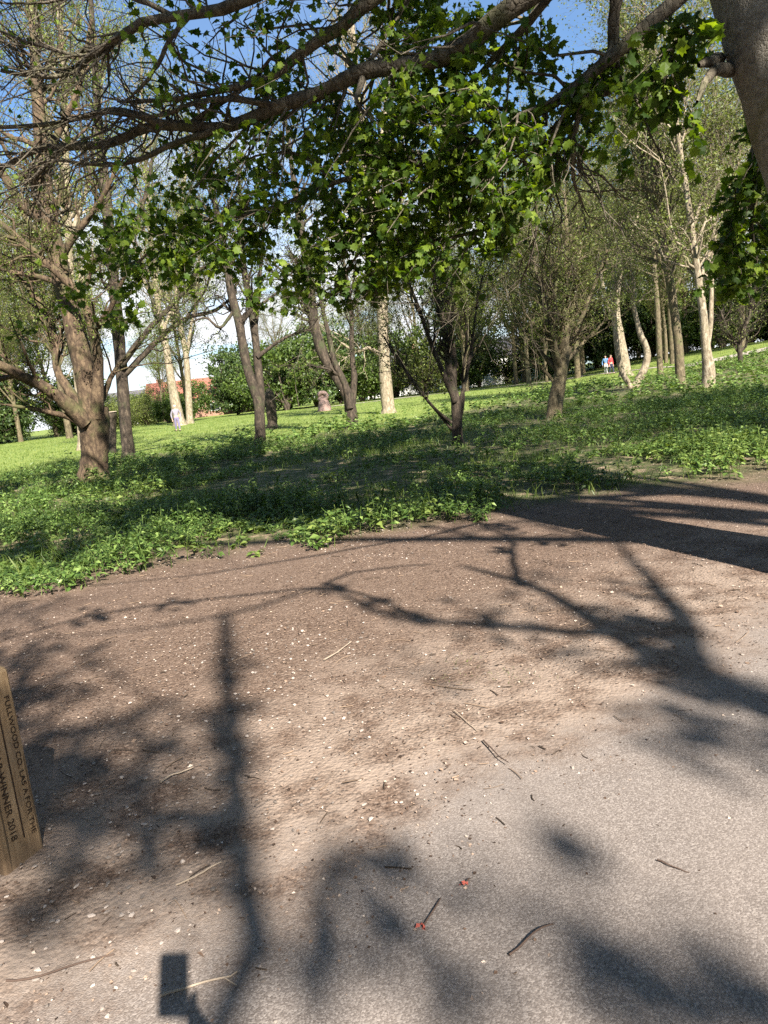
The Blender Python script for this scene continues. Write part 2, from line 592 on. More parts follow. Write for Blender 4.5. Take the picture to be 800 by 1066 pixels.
# small stones, mostly towards the left of the bare ground
x, y = scatter(12000, -4, 4.5, 1.3, 8)
wt = (.04 + .96 * np.exp(-((x + 1.1 - .05 * y) / .9) ** 2) * ss(.3, .62, fbm(x * 1.1, y * 1.1, 61, 3))) * (.10 + .9 * ss(-.7, .1, y - path_edge(x)))
k = RNG.uniform(size=len(x)) < wt
x, y = x[k], y[k]
n = len(x)
t_ = (1 + 5 ** .5) / 2
iv = unit(np.array([(-1, t_, 0), (1, t_, 0), (-1, -t_, 0), (1, -t_, 0), (0, -1, t_), (0, 1, t_), (0, -1, -t_), (0, 1, -t_), (t_, 0, -1), (t_, 0, 1), (-t_, 0, -1), (-t_, 0, 1)]))
ifc = np.array([(0, 11, 5), (0, 5, 1), (0, 1, 7), (0, 7, 10), (0, 10, 11), (1, 5, 9), (5, 11, 4), (11, 10, 2), (10, 7, 6), (7, 1, 8), (3, 9, 4), (3, 4, 2), (3, 2, 6), (3, 6, 8), (3, 8, 9), (4, 9, 5), (2, 4, 11), (6, 2, 10), (8, 6, 7), (9, 8, 1)])
s = RNG.gamma(2.0, .0020, n) + .0015
s = np.minimum(s, .0085)
sc = np.stack([RNG.uniform(.8, 1.6, n), RNG.uniform(.7, 1.2, n), RNG.uniform(.4, .8, n)], -1) * s[:, None]
th = RNG.uniform(0, 6.28, n)
V = iv[None] * sc[:, None] * (1 + .18 * RNG.normal(size=(n, 12, 1)))
V = np.stack([V[..., 0] * np.cos(th)[:, None] - V[..., 1] * np.sin(th)[:, None], V[..., 0] * np.sin(th)[:, None] + V[..., 1] * np.cos(th)[:, None], V[..., 2]], -1)
V += np.stack([x, y, terr(x, y) + .006], -1)[:, None]
mb = MB()
mb.add(V, (ifc[None] + 12 * np.arange(n)[:, None, None]).reshape(-1, 3))
tag(mb.build('gravel', plain_mat('small_stone', (.28, .235, .2), .85, .5, 1, island=True), smooth=False), 'small pale stones scattered on the bare earth', 'gravel', kind='stuff')


# ------------------------------------------------------------------ sticks
def stick(pts, r, mat, label, forks=()):
    P = [gp(*q) + np.array([0, 0, .008 + r]) for q in pts]
    mb = MB()
    base = P[0].copy()
    limb(mb, P, np.linspace(r, r * .6, len(P)), 10, 6, .08, .004)
    for f in forks:
        Pf = [gp(*q) + np.array([0, 0, .012 + r]) for q in f]
        limb(mb, Pf, np.linspace(r * .7, r * .4, len(Pf)), 6, 5, .08, .002)
    return tag(mb.build('stick', M[mat], loc=base), label, 'stick', 'sticks lying on the ground')


stick([(504, 776), (512, 783), (520, 792), (531, 800)], .0035, 'wood_dark', 'dark straight stick where the earth meets the tarmac')
stick([(473, 744), (484, 752), (495, 763)], .003, 'wood_pale', 'thin pale stick just behind the dark straight one')
stick([(531, 1000), (548, 990), (564, 978), (577, 969)], .0035, 'wood_dark', 'slim brown stick on the tarmac right of the red stalk')
stick([(168, 1041), (190, 1038), (215, 1030), (236, 1024), (248, 1020)], .004, 'wood_pale', 'pale forked stick crossing the phone shadow', [[(236, 1026), (243, 1029), (250, 1034)]])
stick([(184, 925), (205, 918), (220, 908), (231, 902)], .004, 'wood_pale', 'pale twig on stony earth near the wooden post')
stick([(168, 818), (180, 812), (192, 806), (202, 802)], .0045, 'wood_pale', 'short pale stick beside the shadow of the post')
stick([(8, 1026), (40, 1022), (80, 1010), (118, 1000)], .0035, 'wood_dark', 'long brown stick on the path below the post')
stick([(685, 902), (700, 908), (718, 914)], .0025, 'wood_dark', 'thin curved twig alone out on the open tarmac')
stick([(338, 690), (352, 683), (366, 672)], .0045, 'wood_pale', 'short dry stick in the middle of the earth')

M['red'] = plain_mat('red_stalk', (.42, .10, .07), .5, .3, 40)


def stalk(a, b, tip, label):
    pa, pb = gp(*a) + np.array([0, 0, .008]), gp(*b) + np.array([0, 0, .012])
    root = thing('fallen_stalk', label, 'stalk', pa, 'fallen red stalks')
    mb = MB()
    limb(mb, [np.zeros(3), (pb - pa) * .5 + [.006, 0, .006], pb - pa], [.003, .0026, .002], 8, 6)
    mb.build('stem', M['wood_dark'], root)
    mb = MB()
    n = 7
    A = RNG.normal(size=(n, 3)) * [1, 1, .35]
    q = gp(*tip) - pa + np.array([0, 0, .012])
    leaves(mb, q + RNG.normal(size=(n, 3)) * [.004, .006, .002], A, RNG.normal(size=(n, 3)) * .5 + [0, 0, 1], RNG.uniform(.008, .018, n), 'oval')
    mb.build('bract', M['red'], root)


stalk((441, 970), (460, 942), (440, 967), 'fallen stalk with red scales at its lower end on the tarmac')
stalk((483, 925), (490, 919), (484, 923), 'tiny red flower scrap up from the larger red stalk')

# ------------------------------------------------------------------ undergrowth
def plants(name, n, x0, x1, y0, y1, dens, hgt, nl, lsz, mat, kind='lance', label='', tiers=4):
    x, y = scatter(n, x0, x1, y0, y1)
    k = RNG.uniform(size=n) < dens(x, y)
    x, y = x[k], y[k]
    n = len(x)
    hm = RNG.uniform(*hgt, n) * (.25 + 1.3 * ss(.25, .7, fbm(x * .8, y * .8, 71, 3)))
    g = np.stack([x, y, terr(x, y)], -1)
    lean = RNG.normal(size=(n, 3)) * [.18, .18, 0]
    mb = MB()
    tt = np.linspace(0, 1, 3)[None, :, None]
    PP = g[:, None] + hm[:, None, None] * (tt * np.array([0, 0, 1.0]) + tt ** 2 * lean[:, None])
    tubes(mb, PP, np.full((n, 3), .0035), 3)
    m = n * nl
    pi = np.repeat(np.arange(n), nl)
    tier = RNG.integers(0, tiers, m)
    u = (.35 + .65 * (tier + RNG.uniform(0, .5, m)) / tiers)
    u = np.minimum(u, 1)[:, None]
    S = g[pi] + hm[pi][:, None] * (u * np.array([0, 0, 1.0]) + u ** 2 * lean[pi])
    th = RNG.uniform(0, 6.28, m)
    A = np.stack([np.cos(th), np.sin(th), RNG.uniform(-.45, .25, m)], -1)
    Nn = np.array([0, 0, 1.0]) + RNG.normal(size=(m, 3)) * .3
    sz = RNG.uniform(*lsz, m) * (1.15 - .5 * u[:, 0])
    leaves(mb, S + A * (.012 + .02 * RNG.uniform(size=(m, 1))), A, Nn, sz, kind)
    return tag(mb.build(name, mat, smooth=False), label, 'undergrowth', kind='stuff')


BARE = [gp(*q) for q in ((190, 515), (545, 475), (520, 452), (30, 575), (565, 490), (330, 492), (430, 470), (760, 512), (560, 430))]
BR = [1.0, 1.6, 1.9, .9, 1.1, 1.2, 1.3, 1.2, 2.0]
TREEP = []


def vegd(x, y):
    e = y - veg_edge(x) + 1.5 * (fbm(x * 1.7, y * 1.7, 131, 3) - .5)
    d = ss(-.3, .5, e) * (1 - ss(-3, 0, y - lawn_edge(x)))
    pat = ss(.39, .52, fbm(x * .6, y * .42, 81, 4))
    d = d * (.05 + .95 * pat)
    for p_, r_ in zip(BARE, BR):
        d = d * (1 - .93 * np.exp(-(((x - p_[0]) / (r_ * 1.7)) ** 2 + ((y - p_[1]) / r_) ** 2)))
    return d


plants('nettles', 9500, -8, 10, 6.4, 12.5, lambda x, y: vegd(x, y) * 1.0, (.10, .27), 16, (.05, .10), M['nettle'], label='low green nettles along the edge of the bare earth')
plants('nettle_bed', 11000, -15, 20, 12.5, 24, vegd, (.15, .36), 13, (.08, .14), M['nettle'], label='bed of green nettles under the trees')
plants('far_undergrowth', 12000, -22, 36, 24, 60, lambda x, y: vegd(x, y) * .8, (.25, .55), 11, (.13, .24), M['nettle'], label='green undergrowth spreading back to the far trees', kind='oval')


plants('ground_elder', 5200, -8, 10, 7.0, 16, lambda x, y: vegd(x, y) * ss(.50, .62, fbm(x * .7 + 9, y * .6, 121, 3)), (.12, .30), 12, (.07, .13), leaf_mat('weed_leaf', (.08, .13, .025), (.15, .22, .045), (.25, .31, .08), .3, (1.4, 1.4, .5)), kind='oval', label='bright broad-leaved weeds in sunny drifts among the nettles')


# grass blades: patches in the undergrowth and tufts over the lawn
def blades(name, x, y, hgt, wid, mat, label):
    n = len(x)
    mb = MB()
    g = np.stack([x, y, terr(x, y) - .01], -1)
    A = RNG.normal(size=(n, 3)) * [.45, .45, 0] + [0, 0, 1]
    A = unit(A)
    th = RNG.uniform(0, 6.28, n)
    W = np.stack([np.cos(th), np.sin(th), 0 * th], -1)
    h = RNG.uniform(*hgt, n)[:, None]
    w = np.asarray(wid) * np.ones((n, 1))
    bend = RNG.normal(size=(n, 3)) * [.25, .25, 0]
    V = np.stack([g - W * w, g + W * w, g + A * h * .6 + W * w * .6, g + A * h + bend * h, g + A * h * .6 - W * w * .6], 1)
    mb.add(V, np.arange(n * 5).reshape(n, 5))
    return tag(mb.build(name, mat, smooth=False), label, 'grass', kind='stuff')


x, y = scatter(130000, -14, 16, 7.2, 30)
k = RNG.uniform(size=len(x)) < ss(0, 1.2, y - veg_edge(x)) * (.15 + .85 * ss(.44, .6, fbm(x * .5, y * .4, 91, 3)))
blades('grass_tufts', x[k], y[k], (.08, .24), .005, M['grass'], 'grass growing between the nettles')
x, y = scatter(150000, -55, 45, 24, 95)
k = (y > lawn_edge(x) - 4 + RNG.normal(size=len(x)) * 1.5) & (np.abs(x) < y * .62) & (RNG.uniform(size=len(x)) < 1.1 - y / 110)
blades('lawn_grass', x[k], y[k], (.05, .14), np.full((k.sum(), 1), .02), M['grass'], 'sunlit mown grass of the far lawn')
sg = [gp(468, 708), gp(512, 702), gp(545, 706), gp(480, 690)]
x = np.concatenate([q[0] + RNG.normal(size=70) * .06 for q in sg])
y = np.concatenate([q[1] + RNG.normal(size=70) * .05 for q in sg])
k = np.ones(len(x), bool)
blades('grass_sprigs', x[k], y[k], (.008, .026), .0016, M['grass'], 'small sprigs of grass in the worn earth')


# ------------------------------------------------------------------ trees
def px_limb(pts):
    """pts: (px,py,Y,radius) -> world polyline"""
    return [at(a, b, c) for a, b, c, _ in pts], [r for *_, r in pts]


NAR = .76


class Tree:
    def __init__(s, name, label, base, bark, leaf, group=None, cat='tree'):
        s.root = thing(name, label, cat, base, group)
        s.base = np.asarray(base, float)
        s.b, s.c, s.bark, s.leafm = MB(), MB(), bark, leaf
        s.limbs = []

    def limb(s, pts, radii, **k):
        L = limb(s.b, pts, radii, **k)
        s.limbs.append(L)
        return L

    def pl(s, pts, **k):
        return s.limb(*px_limb(pts), **k)

    def done(s, crown='crown'):
        for mb, nm, mt in ((s.b, 'trunk', s.bark), (s.c, crown, s.leafm)):
            if mb.n:
                mb.v = [v - s.base for v in mb.v]
                mb.build(nm, mt, s.root, smooth=(nm == 'trunk'))
        return s.root


def flare(base, top, r):
    """root flare points from the ground up"""
    b = np.asarray(base, float)
    t = np.asarray(top, float)
    return [b + [0, 0, -.15], b + (t - b) * .06, b + (t - b) * .2], [r * 1.55, r * 1.25, r * 1.03]


def pxr(w, Y):
    return .5 * w * Y / F


def shade_keep(P):
    """which twigs of the high crowns carry leaves: placed so their shade lands on the nettles and spares the bank and the earth"""
    q = P.mean(1)
    sx, sy = q[:, 0] - .467 * q[:, 2], q[:, 1] + 1.231 * q[:, 2]
    m = ss(8.8, 10.4, sy - .16 * sx) * (1 - ss(-1, 1, sy - lawn_edge(sx) + 1)) * (1 - ss(1.2, 2.6, sx) * (1 - ss(15, 18, sy)))
    m = np.maximum(m, .12 * ss(8.8, 9.6, sy) * (1 - ss(1.0, 2.0, sx)) * ss(-4, -3, sx))
    m = m * (.02 + .98 * ss(.40, .49, fbm(sx * .95, sy * .55, 101, 3))) * (1 - .5 * ss(2, 4, sx))
    m = m * (.5 + .5 * ss(15, 20, sy))
    # gaps that let the sun reach the leaning trunk and the foot of the broad tree
    d1 = np.abs(sx - (2.84 - .37 * (sy - 5.3))) / 1.07
    m = m * np.where((sy < 12) & (d1 < 1.0), .05, 1)
    d2 = np.abs(sx - (-7.4 - .379 * (sy - 19.2))) / 1.07
    m = m * np.where((sy > 18) & (sy < 23.5) & (d2 < .9), .05, 1)
    return RNG.uniform(size=len(P)) < m


RNG = np.random.default_rng(11)
# ---- the big leaning tree whose limbs hang across the top of the view
N = Tree('sycamore_tree', 'thick grey leaning trunk at the right edge with leafy limbs across the top', (3.2, 3.87, 0), [M['bark_grey'], M['bark_smooth']], M['maple'])
s = .967
tr = [(3.36, 3.92, -.2), (3.34, 3.96, .05), (3.28, 4.1, .5), (3.19, 4.36, 1.2), (3.05, 4.73, 2.37), (2.9, 5.14, 3.71), (2.78, 5.45, 5), (2.7, 5.7, 7), (2.6, 5.9, 9), (2.5, 6.0, 12), (2.4, 6.2, 15)]
tr = [(a * s - .035 * min(c, 3) - .0, b * s, c) for a, b, c in tr]
N.limb(tr, [.66, .54, .44, .38, .34, .32, .30, .26, .2, .14, .04], m=60, sides=24, rough=.012, mat=1)
NA = N.limb(*(lambda P_: (P_[0], [q * NAR for q in P_[1]]))(px_limb([(735, -120, 5.35, .13), (640, -60, 5.1, .105), (540, 3, 5.2, .085), (480, 50, 5.35, .08), (440, 65, 5.5, .077), (378, 75, 5.6, .074), (330, 98, 5.8, .068), (300, 108, 5.9, .065), (250, 128, 6.1, .06), (225, 135, 6.2, .058), (190, 131, 6.3, .055), (150, 134, 6.5, .05), (110, 150, 6.6, .047), (60, 154, 6.8, .04), (40, 156, 6.9, .036), (0, 176, 7.1, .03), (-60, 185, 7.4, .012)])), m=60, sides=12, wob=.008)
NB = []
for pts in (
    [(205, 133, 6.25, .04), (165, 127, 6.3, .03), (120, 114, 6.4, .026), (60, 127, 6.6, .02), (0, 131, 6.8, .016), (-50, 128, 7, .008)],
    [(235, 133, 6.15, .03), (180, 150, 6.3, .024), (140, 168, 6.4, .02), (100, 173, 6.5, .016), (55, 166, 6.6, .01), (20, 180, 6.7, .006)],
    [(65, 153, 6.8, .028), (45, 175, 6.8, .022), (35, 195, 6.9, .018), (42, 215, 6.9, .014), (58, 232, 7, .008), (90, 245, 7, .005)],
    [(290, 112, 5.95, .03), (240, 103, 6, .022), (200, 108, 6.1, .018), (165, 122, 6.2, .014), (100, 118, 6.4, .01), (40, 140, 6.5, .006)],
    [(195, 132, 6.3, .03), (230, 107, 6.2, .022), (262, 84, 6.1, .016), (280, 62, 6, .012), (300, 50, 6, .006)],
    [(378, 78, 5.6, .028), (374, 95, 5.55, .02), (371, 105, 5.5, .014), (382, 120, 5.5, .01), (410, 140, 5.4, .006)],
):
    NB.append(N.pl(pts, m=24, sides=8, wob=.006))
NU = []
for pts in (
    [(690, -260, 5.5, .10), (520, -190, 5.4, .07), (380, -70, 5.5, .055), (255, 0, 5.7, .042), (200, 14, 5.9, .038), (150, 20, 6, .034), (120, 40, 6.1, .03), (95, 55, 6.2, .026), (60, 78, 6.3, .02), (0, 72, 6.5, .014)],
    [(700, -200, 5.6, .09), (520, -90, 5.4, .065), (395, -8, 5.6, .05), (350, 30, 5.7, .045), (318, 48, 5.8, .04), (290, 72, 5.9, .034), (255, 84, 6, .028), (180, 100, 6.2, .02), (120, 102, 6.4, .01)],
    [(100, 50, 6.2, .022), (80, 75, 6.2, .018), (50, 80, 6.3, .014), (20, 70, 6.4, .01), (-20, 60, 6.5, .006)],
    [(180, 17, 6, .022), (140, 0, 6, .018), (90, -8, 6.1, .014), (40, 5, 6.2, .01), (-10, 2, 6.3, .006)],
    [(120, 40, 6.1, .02), (90, 60, 6.1, .016), (40, 50, 6.2, .012), (10, 40, 6.3, .008), (-30, 20, 6.4, .005)],
    [(200, 14, 5.9, .02), (175, 45, 5.95, .018), (160, 72, 6, .015), (140, 98, 6.1, .012), (125, 112, 6.2, .006)],
):
    NU.append(N.pl(pts, m=24, sides=8, wob=.01))
NC = []
for pts in (
    [(770, -70, 5.3, .07), (705, 0, 5.2, .05), (660, 40, 5.2, .045), (610, 82, 5.3, .04), (570, 112, 5.4, .037), (530, 131, 5.5, .034), (480, 158, 5.6, .031), (430, 171, 5.8, .027), (390, 186, 5.9, .026), (350, 190, 6.1, .02), (300, 212, 6.3, .014), (262, 224, 6.5, .008)],
    [(690, -80, 5.4, .06), (645, -10, 5.3, .045), (640, 55, 5.4, .038), (644, 88, 5.5, .034), (620, 98, 5.6, .03), (595, 112, 5.7, .027), (580, 145, 5.8, .024), (560, 188, 5.9, .018), (530, 204, 6, .014), (500, 224, 6.1, .01), (470, 240, 6.2, .005)],
    [(640, -50, 5.2, .045), (575, -8, 5.3, .034), (548, 25, 5.4, .028), (505, 70, 5.5, .02), (480, 100, 5.6, .012), (460, 130, 5.7, .006)],
    [(560, 188, 5.9, .02), (520, 230, 6, .016), (470, 250, 6.1, .013), (420, 258, 6.2, .01), (380, 268, 6.3, .006)],
    [(300, 212, 6.3, .016), (250, 226, 6.4, .013), (205, 232, 6.5, .011), (170, 252, 6.6, .008), (140, 280, 6.7, .005)],
    [(430, 171, 5.8, .02), (410, 215, 5.9, .016), (385, 250, 6, .012), (360, 285, 6.1, .008), (345, 310, 6.2, .004)],
    [(350, 190, 6.1, .016), (320, 165, 6.2, .013), (285, 160, 6.3, .01), (250, 170, 6.4, .008), (215, 190, 6.5, .004)],
    [(610, 82, 5.3, .025), (600, 150, 5.4, .018), (598, 185, 5.5, .013), (605, 205, 5.6, .009), (615, 225, 5.7, .004)],
    [(610, 98, 5.6, .02), (560, 150, 5.5, .015), (520, 190, 5.5, .012), (500, 230, 5.6, .008), (470, 290, 5.7, .004)],
    [(378, 75, 5.6, .02), (400, 40, 5.6, .015), (420, 10, 5.6, .01), (440, -20, 5.6, .006)],
    [(530, 131, 5.5, .02), (545, 165, 5.5, .015), (560, 215, 5.6, .012), (555, 265, 5.7, .007), (540, 300, 5.8, .004)],
):
    NC.append(N.pl(pts, m=24, sides=8, wob=.008))
NR = []
for pts in (
    [(760, 72, 4.9, .05), (745, 72, 4.75, .032), (735, 84, 4.6, .022), (726, 104, 4.5, .009)],
    [(748, 62, 5.0, .045), (737, 63, 4.7, .028), (729, 66, 4.6, .012)],
    [(860, 30, 5.5, .05), (810, 90, 6, .03), (785, 150, 6.2, .02), (770, 200, 6.3, .013), (760, 260, 6.4, .006)],
    [(810, 90, 6, .03), (790, 190, 6.2, .02), (785, 230, 6.3, .013), (790, 280, 6.4, .006)],
    [(750, 30, 5.0, .04), (720, 40, 4.9, .02), (700, 60, 4.8, .014), (690, 100, 4.8, .006)],
):
    NR.append(N.pl(pts, m=24, sides=8, wob=.006))
# twigs and leaves on the seen limbs
PC, RC = stackl(NC)
P1, R1 = spawn(PC, RC, 210, .25, 1, (.5, 1.2), (.35, 1.0), up=.05, curl=-.08, rf=.5, rmax=.014, weight=True)
tubes(N.b, P1, R1, 5)
P2, R2 = spawn(P1, R1, 950, .2, 1, (.4, 1.1), (.15, .4), curl=-.1, rf=.6, M=4)
tubes(N.b, P2, R2, 4)
k = P2[:, -1, 2] > 2.15 + .75 * ss(.9, 1.6, P2[:, -1, 0])
P2 = P2[k]
k1 = P1[:, -1, 2] > 2.15 + .75 * ss(.9, 1.6, P1[:, -1, 0])
leaf_on(N.c, P2, 10000, (.022, .078), 'maple', .1, 1, .035, .5, .8, cl=2)
leaf_on(N.c, P1[k1], 3000, (.035, .08), 'maple', .3, 1, .04, .5, .8)
PAB, RAB = stackl([NA] + NB + NU)
P1, R1 = spawn(PAB, RAB, 330, .2, 1, (.4, 1.2), (.3, 1.1), up=.05, curl=-.05, rf=.45, rmax=.012)
tubes(N.b, P1, R1, 5)
P2, R2 = spawn(P1, R1, 1100, .2, 1, (.4, 1.0), (.12, .45), rf=.6, M=4)
tubes(N.b, P2, R2, 4)
kx = P2[:, 0, 0] > -1.3
leaf_on(N.c, P2[kx], 1700, (.03, .078), 'maple', .3, 1, .03, .5, .8)
leaf_on(N.c, P2[~kx], 160, (.03, .07), 'maple', .5, 1, .02, .5, .8)
PRr, RRr = stackl(NR[2:])
P1, R1 = spawn(PRr, RRr, 60, .2, 1, (.5, 1.2), (.2, .55), curl=-.3, rf=.5, rmax=.01)
tubes(N.b, P1, R1, 5)
leaf_on(N.c, P1, 1300, (.05, .095), 'maple', .2, 1, .04, .5, .8, cl=2)
# upper crown above the frame
UL = []
for k_ in range(15):
    z0 = 5.6 + .55 * k_
    az = k_ * 2.4 + .5
    ln = RNG.uniform(3.5, 6.0) * (1.15 - .05 * k_)
    p0 = np.array([2.6 - .03 * k_, 5.45 + .04 * k_, z0])
    d = np.array([math.cos(az), math.sin(az), 0])
    if d[1] > 0:
        d = d * np.array([1, 1.0, 1])
    pts = [p0, p0 + d * ln * .35 + [0, 0, .7], p0 + d * ln * .7 + [0, 0, 1.2], p0 + d * ln + [0, 0, 1.3]]
    UL.append(N.limb(pts, [.11, .08, .05, .015], m=24, sides=7, wob=.03))
PU, RU = stackl(UL)
P1, R1 = spawn(PU, RU, 150, .25, 1, (.5, 1.1), (.7, 1.9), up=.1, rf=.5)
tubes(N.b, P1, R1, 5)
P2, R2 = spawn(P1, R1, 800, .2, 1, (.4, 1.1), (.3, .8), rf=.6, M=4)
tubes(N.b, P2, R2, 3)
k = (P2[:, -1, 2] > 4.9 + .22 * (P2[:, -1, 1] - 5)) & shade_keep(P2)
leaf_on(N.c, P2[k], 12000, (.07, .14), 'maple', .1, 1, .07, .4, .8, cl=3)
WL = []
for a_, z_ in (((-5, 9.5), 8.6), ((-2.5, 12), 9.2), ((1, 13), 9.5), ((5, 12), 8.8), ((8, 9), 8.5), ((-6, 6), 9.5), ((-1, 9), 10.5), ((4, 9.5), 11), ((-3.5, 8), 12), ((2, 3.3), 6.2), ((.2, 3.6), 6.0), ((1.2, 2.6), 6.8), ((7, 14), 10.5), ((10, 12), 10)):
    p0 = np.array([2.6, 5.6, max(z_ - 2.0, 4.9)])
    e_ = np.array([a_[0], a_[1], z_])
    WL.append(N.limb([p0, p0 * .6 + e_ * .4 + [0, 0, .7], p0 * .25 + e_ * .75 + [0, 0, .5], e_], [.12, .085, .05, .015], m=24, sides=7, wob=.03))
PU, RU = stackl(WL)
P1, R1 = spawn(PU, RU, 190, .3, 1, (.5, 1.2), (.7, 2.0), up=.1, rf=.5)
tubes(N.b, P1, R1, 5)
P2, R2 = spawn(P1, R1, 1000, .2, 1, (.4, 1.1), (.3, .8), rf=.6, M=4)
tubes(N.b, P2, R2, 3)
k = P2[:, :, 2].min(1) > 1.45 + .5 * P2[:, :, 1].max(1) + .35
k = k & shade_keep(P2)
leaf_on(N.c, P2[k], 30000, (.08, .16), 'maple', .1, 1, .08, .4, .8, cl=3)
N.done()

RNG = np.random.default_rng(12)
# ---- the tree behind the camera that shades the foreground
B0 = np.array([9.5, -8.2, 0])
B = Tree('shade_tree', 'tall tree outside the view whose boughs dapple the path', B0, M['bark_grey'], M['maple'])


def back(px, py, z):
    """point at height z whose sun shadow falls on the ground seen at px,py"""
    g = gp(px, py)
    return g - LDIR * ((z - g[2]) / -LDIR[2])


tb = [B0 + [0, 0, -.2], B0 + [-.05, .05, 1], B0 + [-.1, .2, 3], B0 + [-.1, .4, 5], B0 + [-.2, .5, 8], B0 + [-.3, .6, 11], B0 + [-.4, .7, 14], B0 + [-.5, .7, 16]]
B.limb(tb, [.6, .45, .4, .36, .28, .2, .12, .04], m=40, sides=16, rough=.015)
BL = []


def sl(z, pix, rr, start=None, m=24):
    zs = np.linspace(z[0], z[1], len(pix)) if isinstance(z, tuple) else [z] * len(pix)
    pts = [back(a, b, c) for (a, b), c in zip(pix, zs)]
    rs = list(np.linspace(rr[0], rr[1], len(pts)))
    if start is not None:
        pts = [B0 + start] + pts
        rs = [rr[0] * 1.6] + rs
    L = B.limb(pts, rs, m=m, sides=8, wob=.02)
    BL.append(L)
    return L


T1 = np.array([-.15, .45, 6.2])
sl((7.2, 7.6), [(900, 760), (800, 735), (700, 690), (620, 650), (560, 612), (480, 590)], (.13, .03), T1)
sl((7.3, 7.0), [(720, 690), (712, 650), (690, 620), (665, 590), (640, 560)], (.09, .02))
sl((7.4, 7.2), [(640, 660), (560, 655), (470, 650), (400, 640), (340, 612), (250, 640), (120, 660), (0, 668)], (.05, .008))
sl((5.0, 4.6), [(440, 648), (390, 622), (335, 610), (270, 618), (180, 628), (100, 640), (0, 668)], (.022, .012))
sl((4.4, 4.2), [(335, 610), (380, 595), (450, 586)], (.02, .01))
sl((4.4, 4.2), [(540, 610), (530, 580), (524, 560), (495, 540)], (.035, .012))
sl((4.3, 4.2), [(500, 545), (440, 560), (370, 572), (300, 585), (200, 600), (80, 612)], (.025, .008))
sl((8, 8.6), [(420, 1300), (300, 1060), (252, 920), (246, 800), (242, 700), (240, 640)], (.075, .045), np.array([-.2, .5, 7]))
sl((8.2, 8.4), [(246, 900), (200, 860), (120, 820), (40, 760), (-40, 700)], (.022, .012))
sl((8.2, 8.4), [(243, 760), (170, 730), (90, 690), (20, 640), (-60, 600)], (.02, .01))
sl((8.2, 8.6), [(250, 930), (150, 905), (60, 900), (-40, 880)], (.03, .015))
sl((9, 9), [(640, 1300), (520, 1080), (440, 960), (370, 890), (340, 850)], (.03, .01), np.array([-.25, .5, 8]))
sl((9, 9), [(900, 1200), (740, 1060), (640, 950), (590, 860), (540, 810)], (.014, .005), np.array([-.25, .5, 8.2]))
PB, RB = stackl(BL)
P1, R1 = spawn(PB, RB, 110, .2, 1, (.5, 1.2), (.2, .6), rf=.4, rmax=.008)
tubes(B.b, P1, R1, 5)


def clump(px, py, rm, z, n, sz=(.06, .13)):
    c = back(px, py, z)
    q = RNG.normal(size=(n, 3))
    q = q / np.linalg.norm(q, axis=1, keepdims=True) * (RNG.uniform(0, 1, (n, 1)) ** .45) * rm
    A = RNG.normal(size=(n, 3)) - [0, 0, .4]
    Nn = RNG.normal(size=(n, 3)) * .7 + [0, 0, .8]
    leaves(B.c, c + q, A, Nn, RNG.uniform(*sz, n), 'maple')
    m = max(4, n // 6)
    K = RNG.integers(0, n, m)
    tt = np.linspace(0, 1, 3)[None, :, None]
    PPt = c + q[K][:, None] * tt
    tubes(B.b, PPt, np.full((m, 3), .004), 3)


for a in ((352, 900, .07, 8, 9), (388, 888, .07, 8, 9), (385, 958, .10, 8, 18), (330, 945, .07, 8, 9), (335, 1010, .10, 8.5, 12), (440, 1000, .14, 9, 10),
          (640, 1020, .11, 8, 34), (745, 1035, .10, 8, 34), (600, 885, .08, 9, 10), (560, 945, .32, 12, 16), (480, 960, .28, 12, 16), (700, 970, .3, 12, 12), (650, 930, .25, 12, 8), (760, 770, .3, 9, 30), (700, 750, .3, 9, 18), (560, 600, .3, 9, 16), (600, 680, .3, 9, 16), (440, 700, .3, 11, 9),
          (430, 645, .16, 7, 24), (390, 628, .12, 7, 14), (520, 655, .2, 7, 22), (345, 612, .12, 6, 12), (180, 630, .16, 6, 14), (100, 640, .2, 6, 20), (20, 690, .3, 8, 90), (0, 740, .3, 8, 90), (30, 830, .3, 8.5, 60), (90, 780, .35, 9, 60), (150, 820, .3, 9, 44), (240, 800, .14, 9, 26), (245, 740, .12, 9, 22), (238, 680, .12, 9, 20), (243, 860, .14, 9, 22), (690, 660, .2, 8, 40), (700, 700, .2, 8, 50), (640, 640, .16, 8, 30), (525, 575, .08, 5, 14), (520, 548, .14, 5, 18),
          (790, 740, .3, 8, 50), (740, 715, .25, 8, 40), (690, 690, .2, 8, 34), (640, 650, .2, 8, 22), (800, 800, .3, 8, 16),
          (60, 770, .45, 9, 80), (120, 830, .35, 9, 50), (40, 900, .3, 9, 46), (150, 880, .25, 9, 36), (215, 935, .16, 9, 16), (90, 950, .2, 9, 20), (60, 700, .4, 9, 60), (170, 760, .3, 9, 30), (20, 640, .4, 8.5, 50),
          (265, 985, .10, 9, 10), (245, 700, .14, 9, 16), (220, 850, .18, 9, 22),
          (560, 640, .35, 8, 24), (480, 640, .3, 8, 18), (670, 610, .3, 8, 24), (545, 560, .3, 5, 22), (430, 545, .4, 5, 20)):
    clump(*a)
CL = []
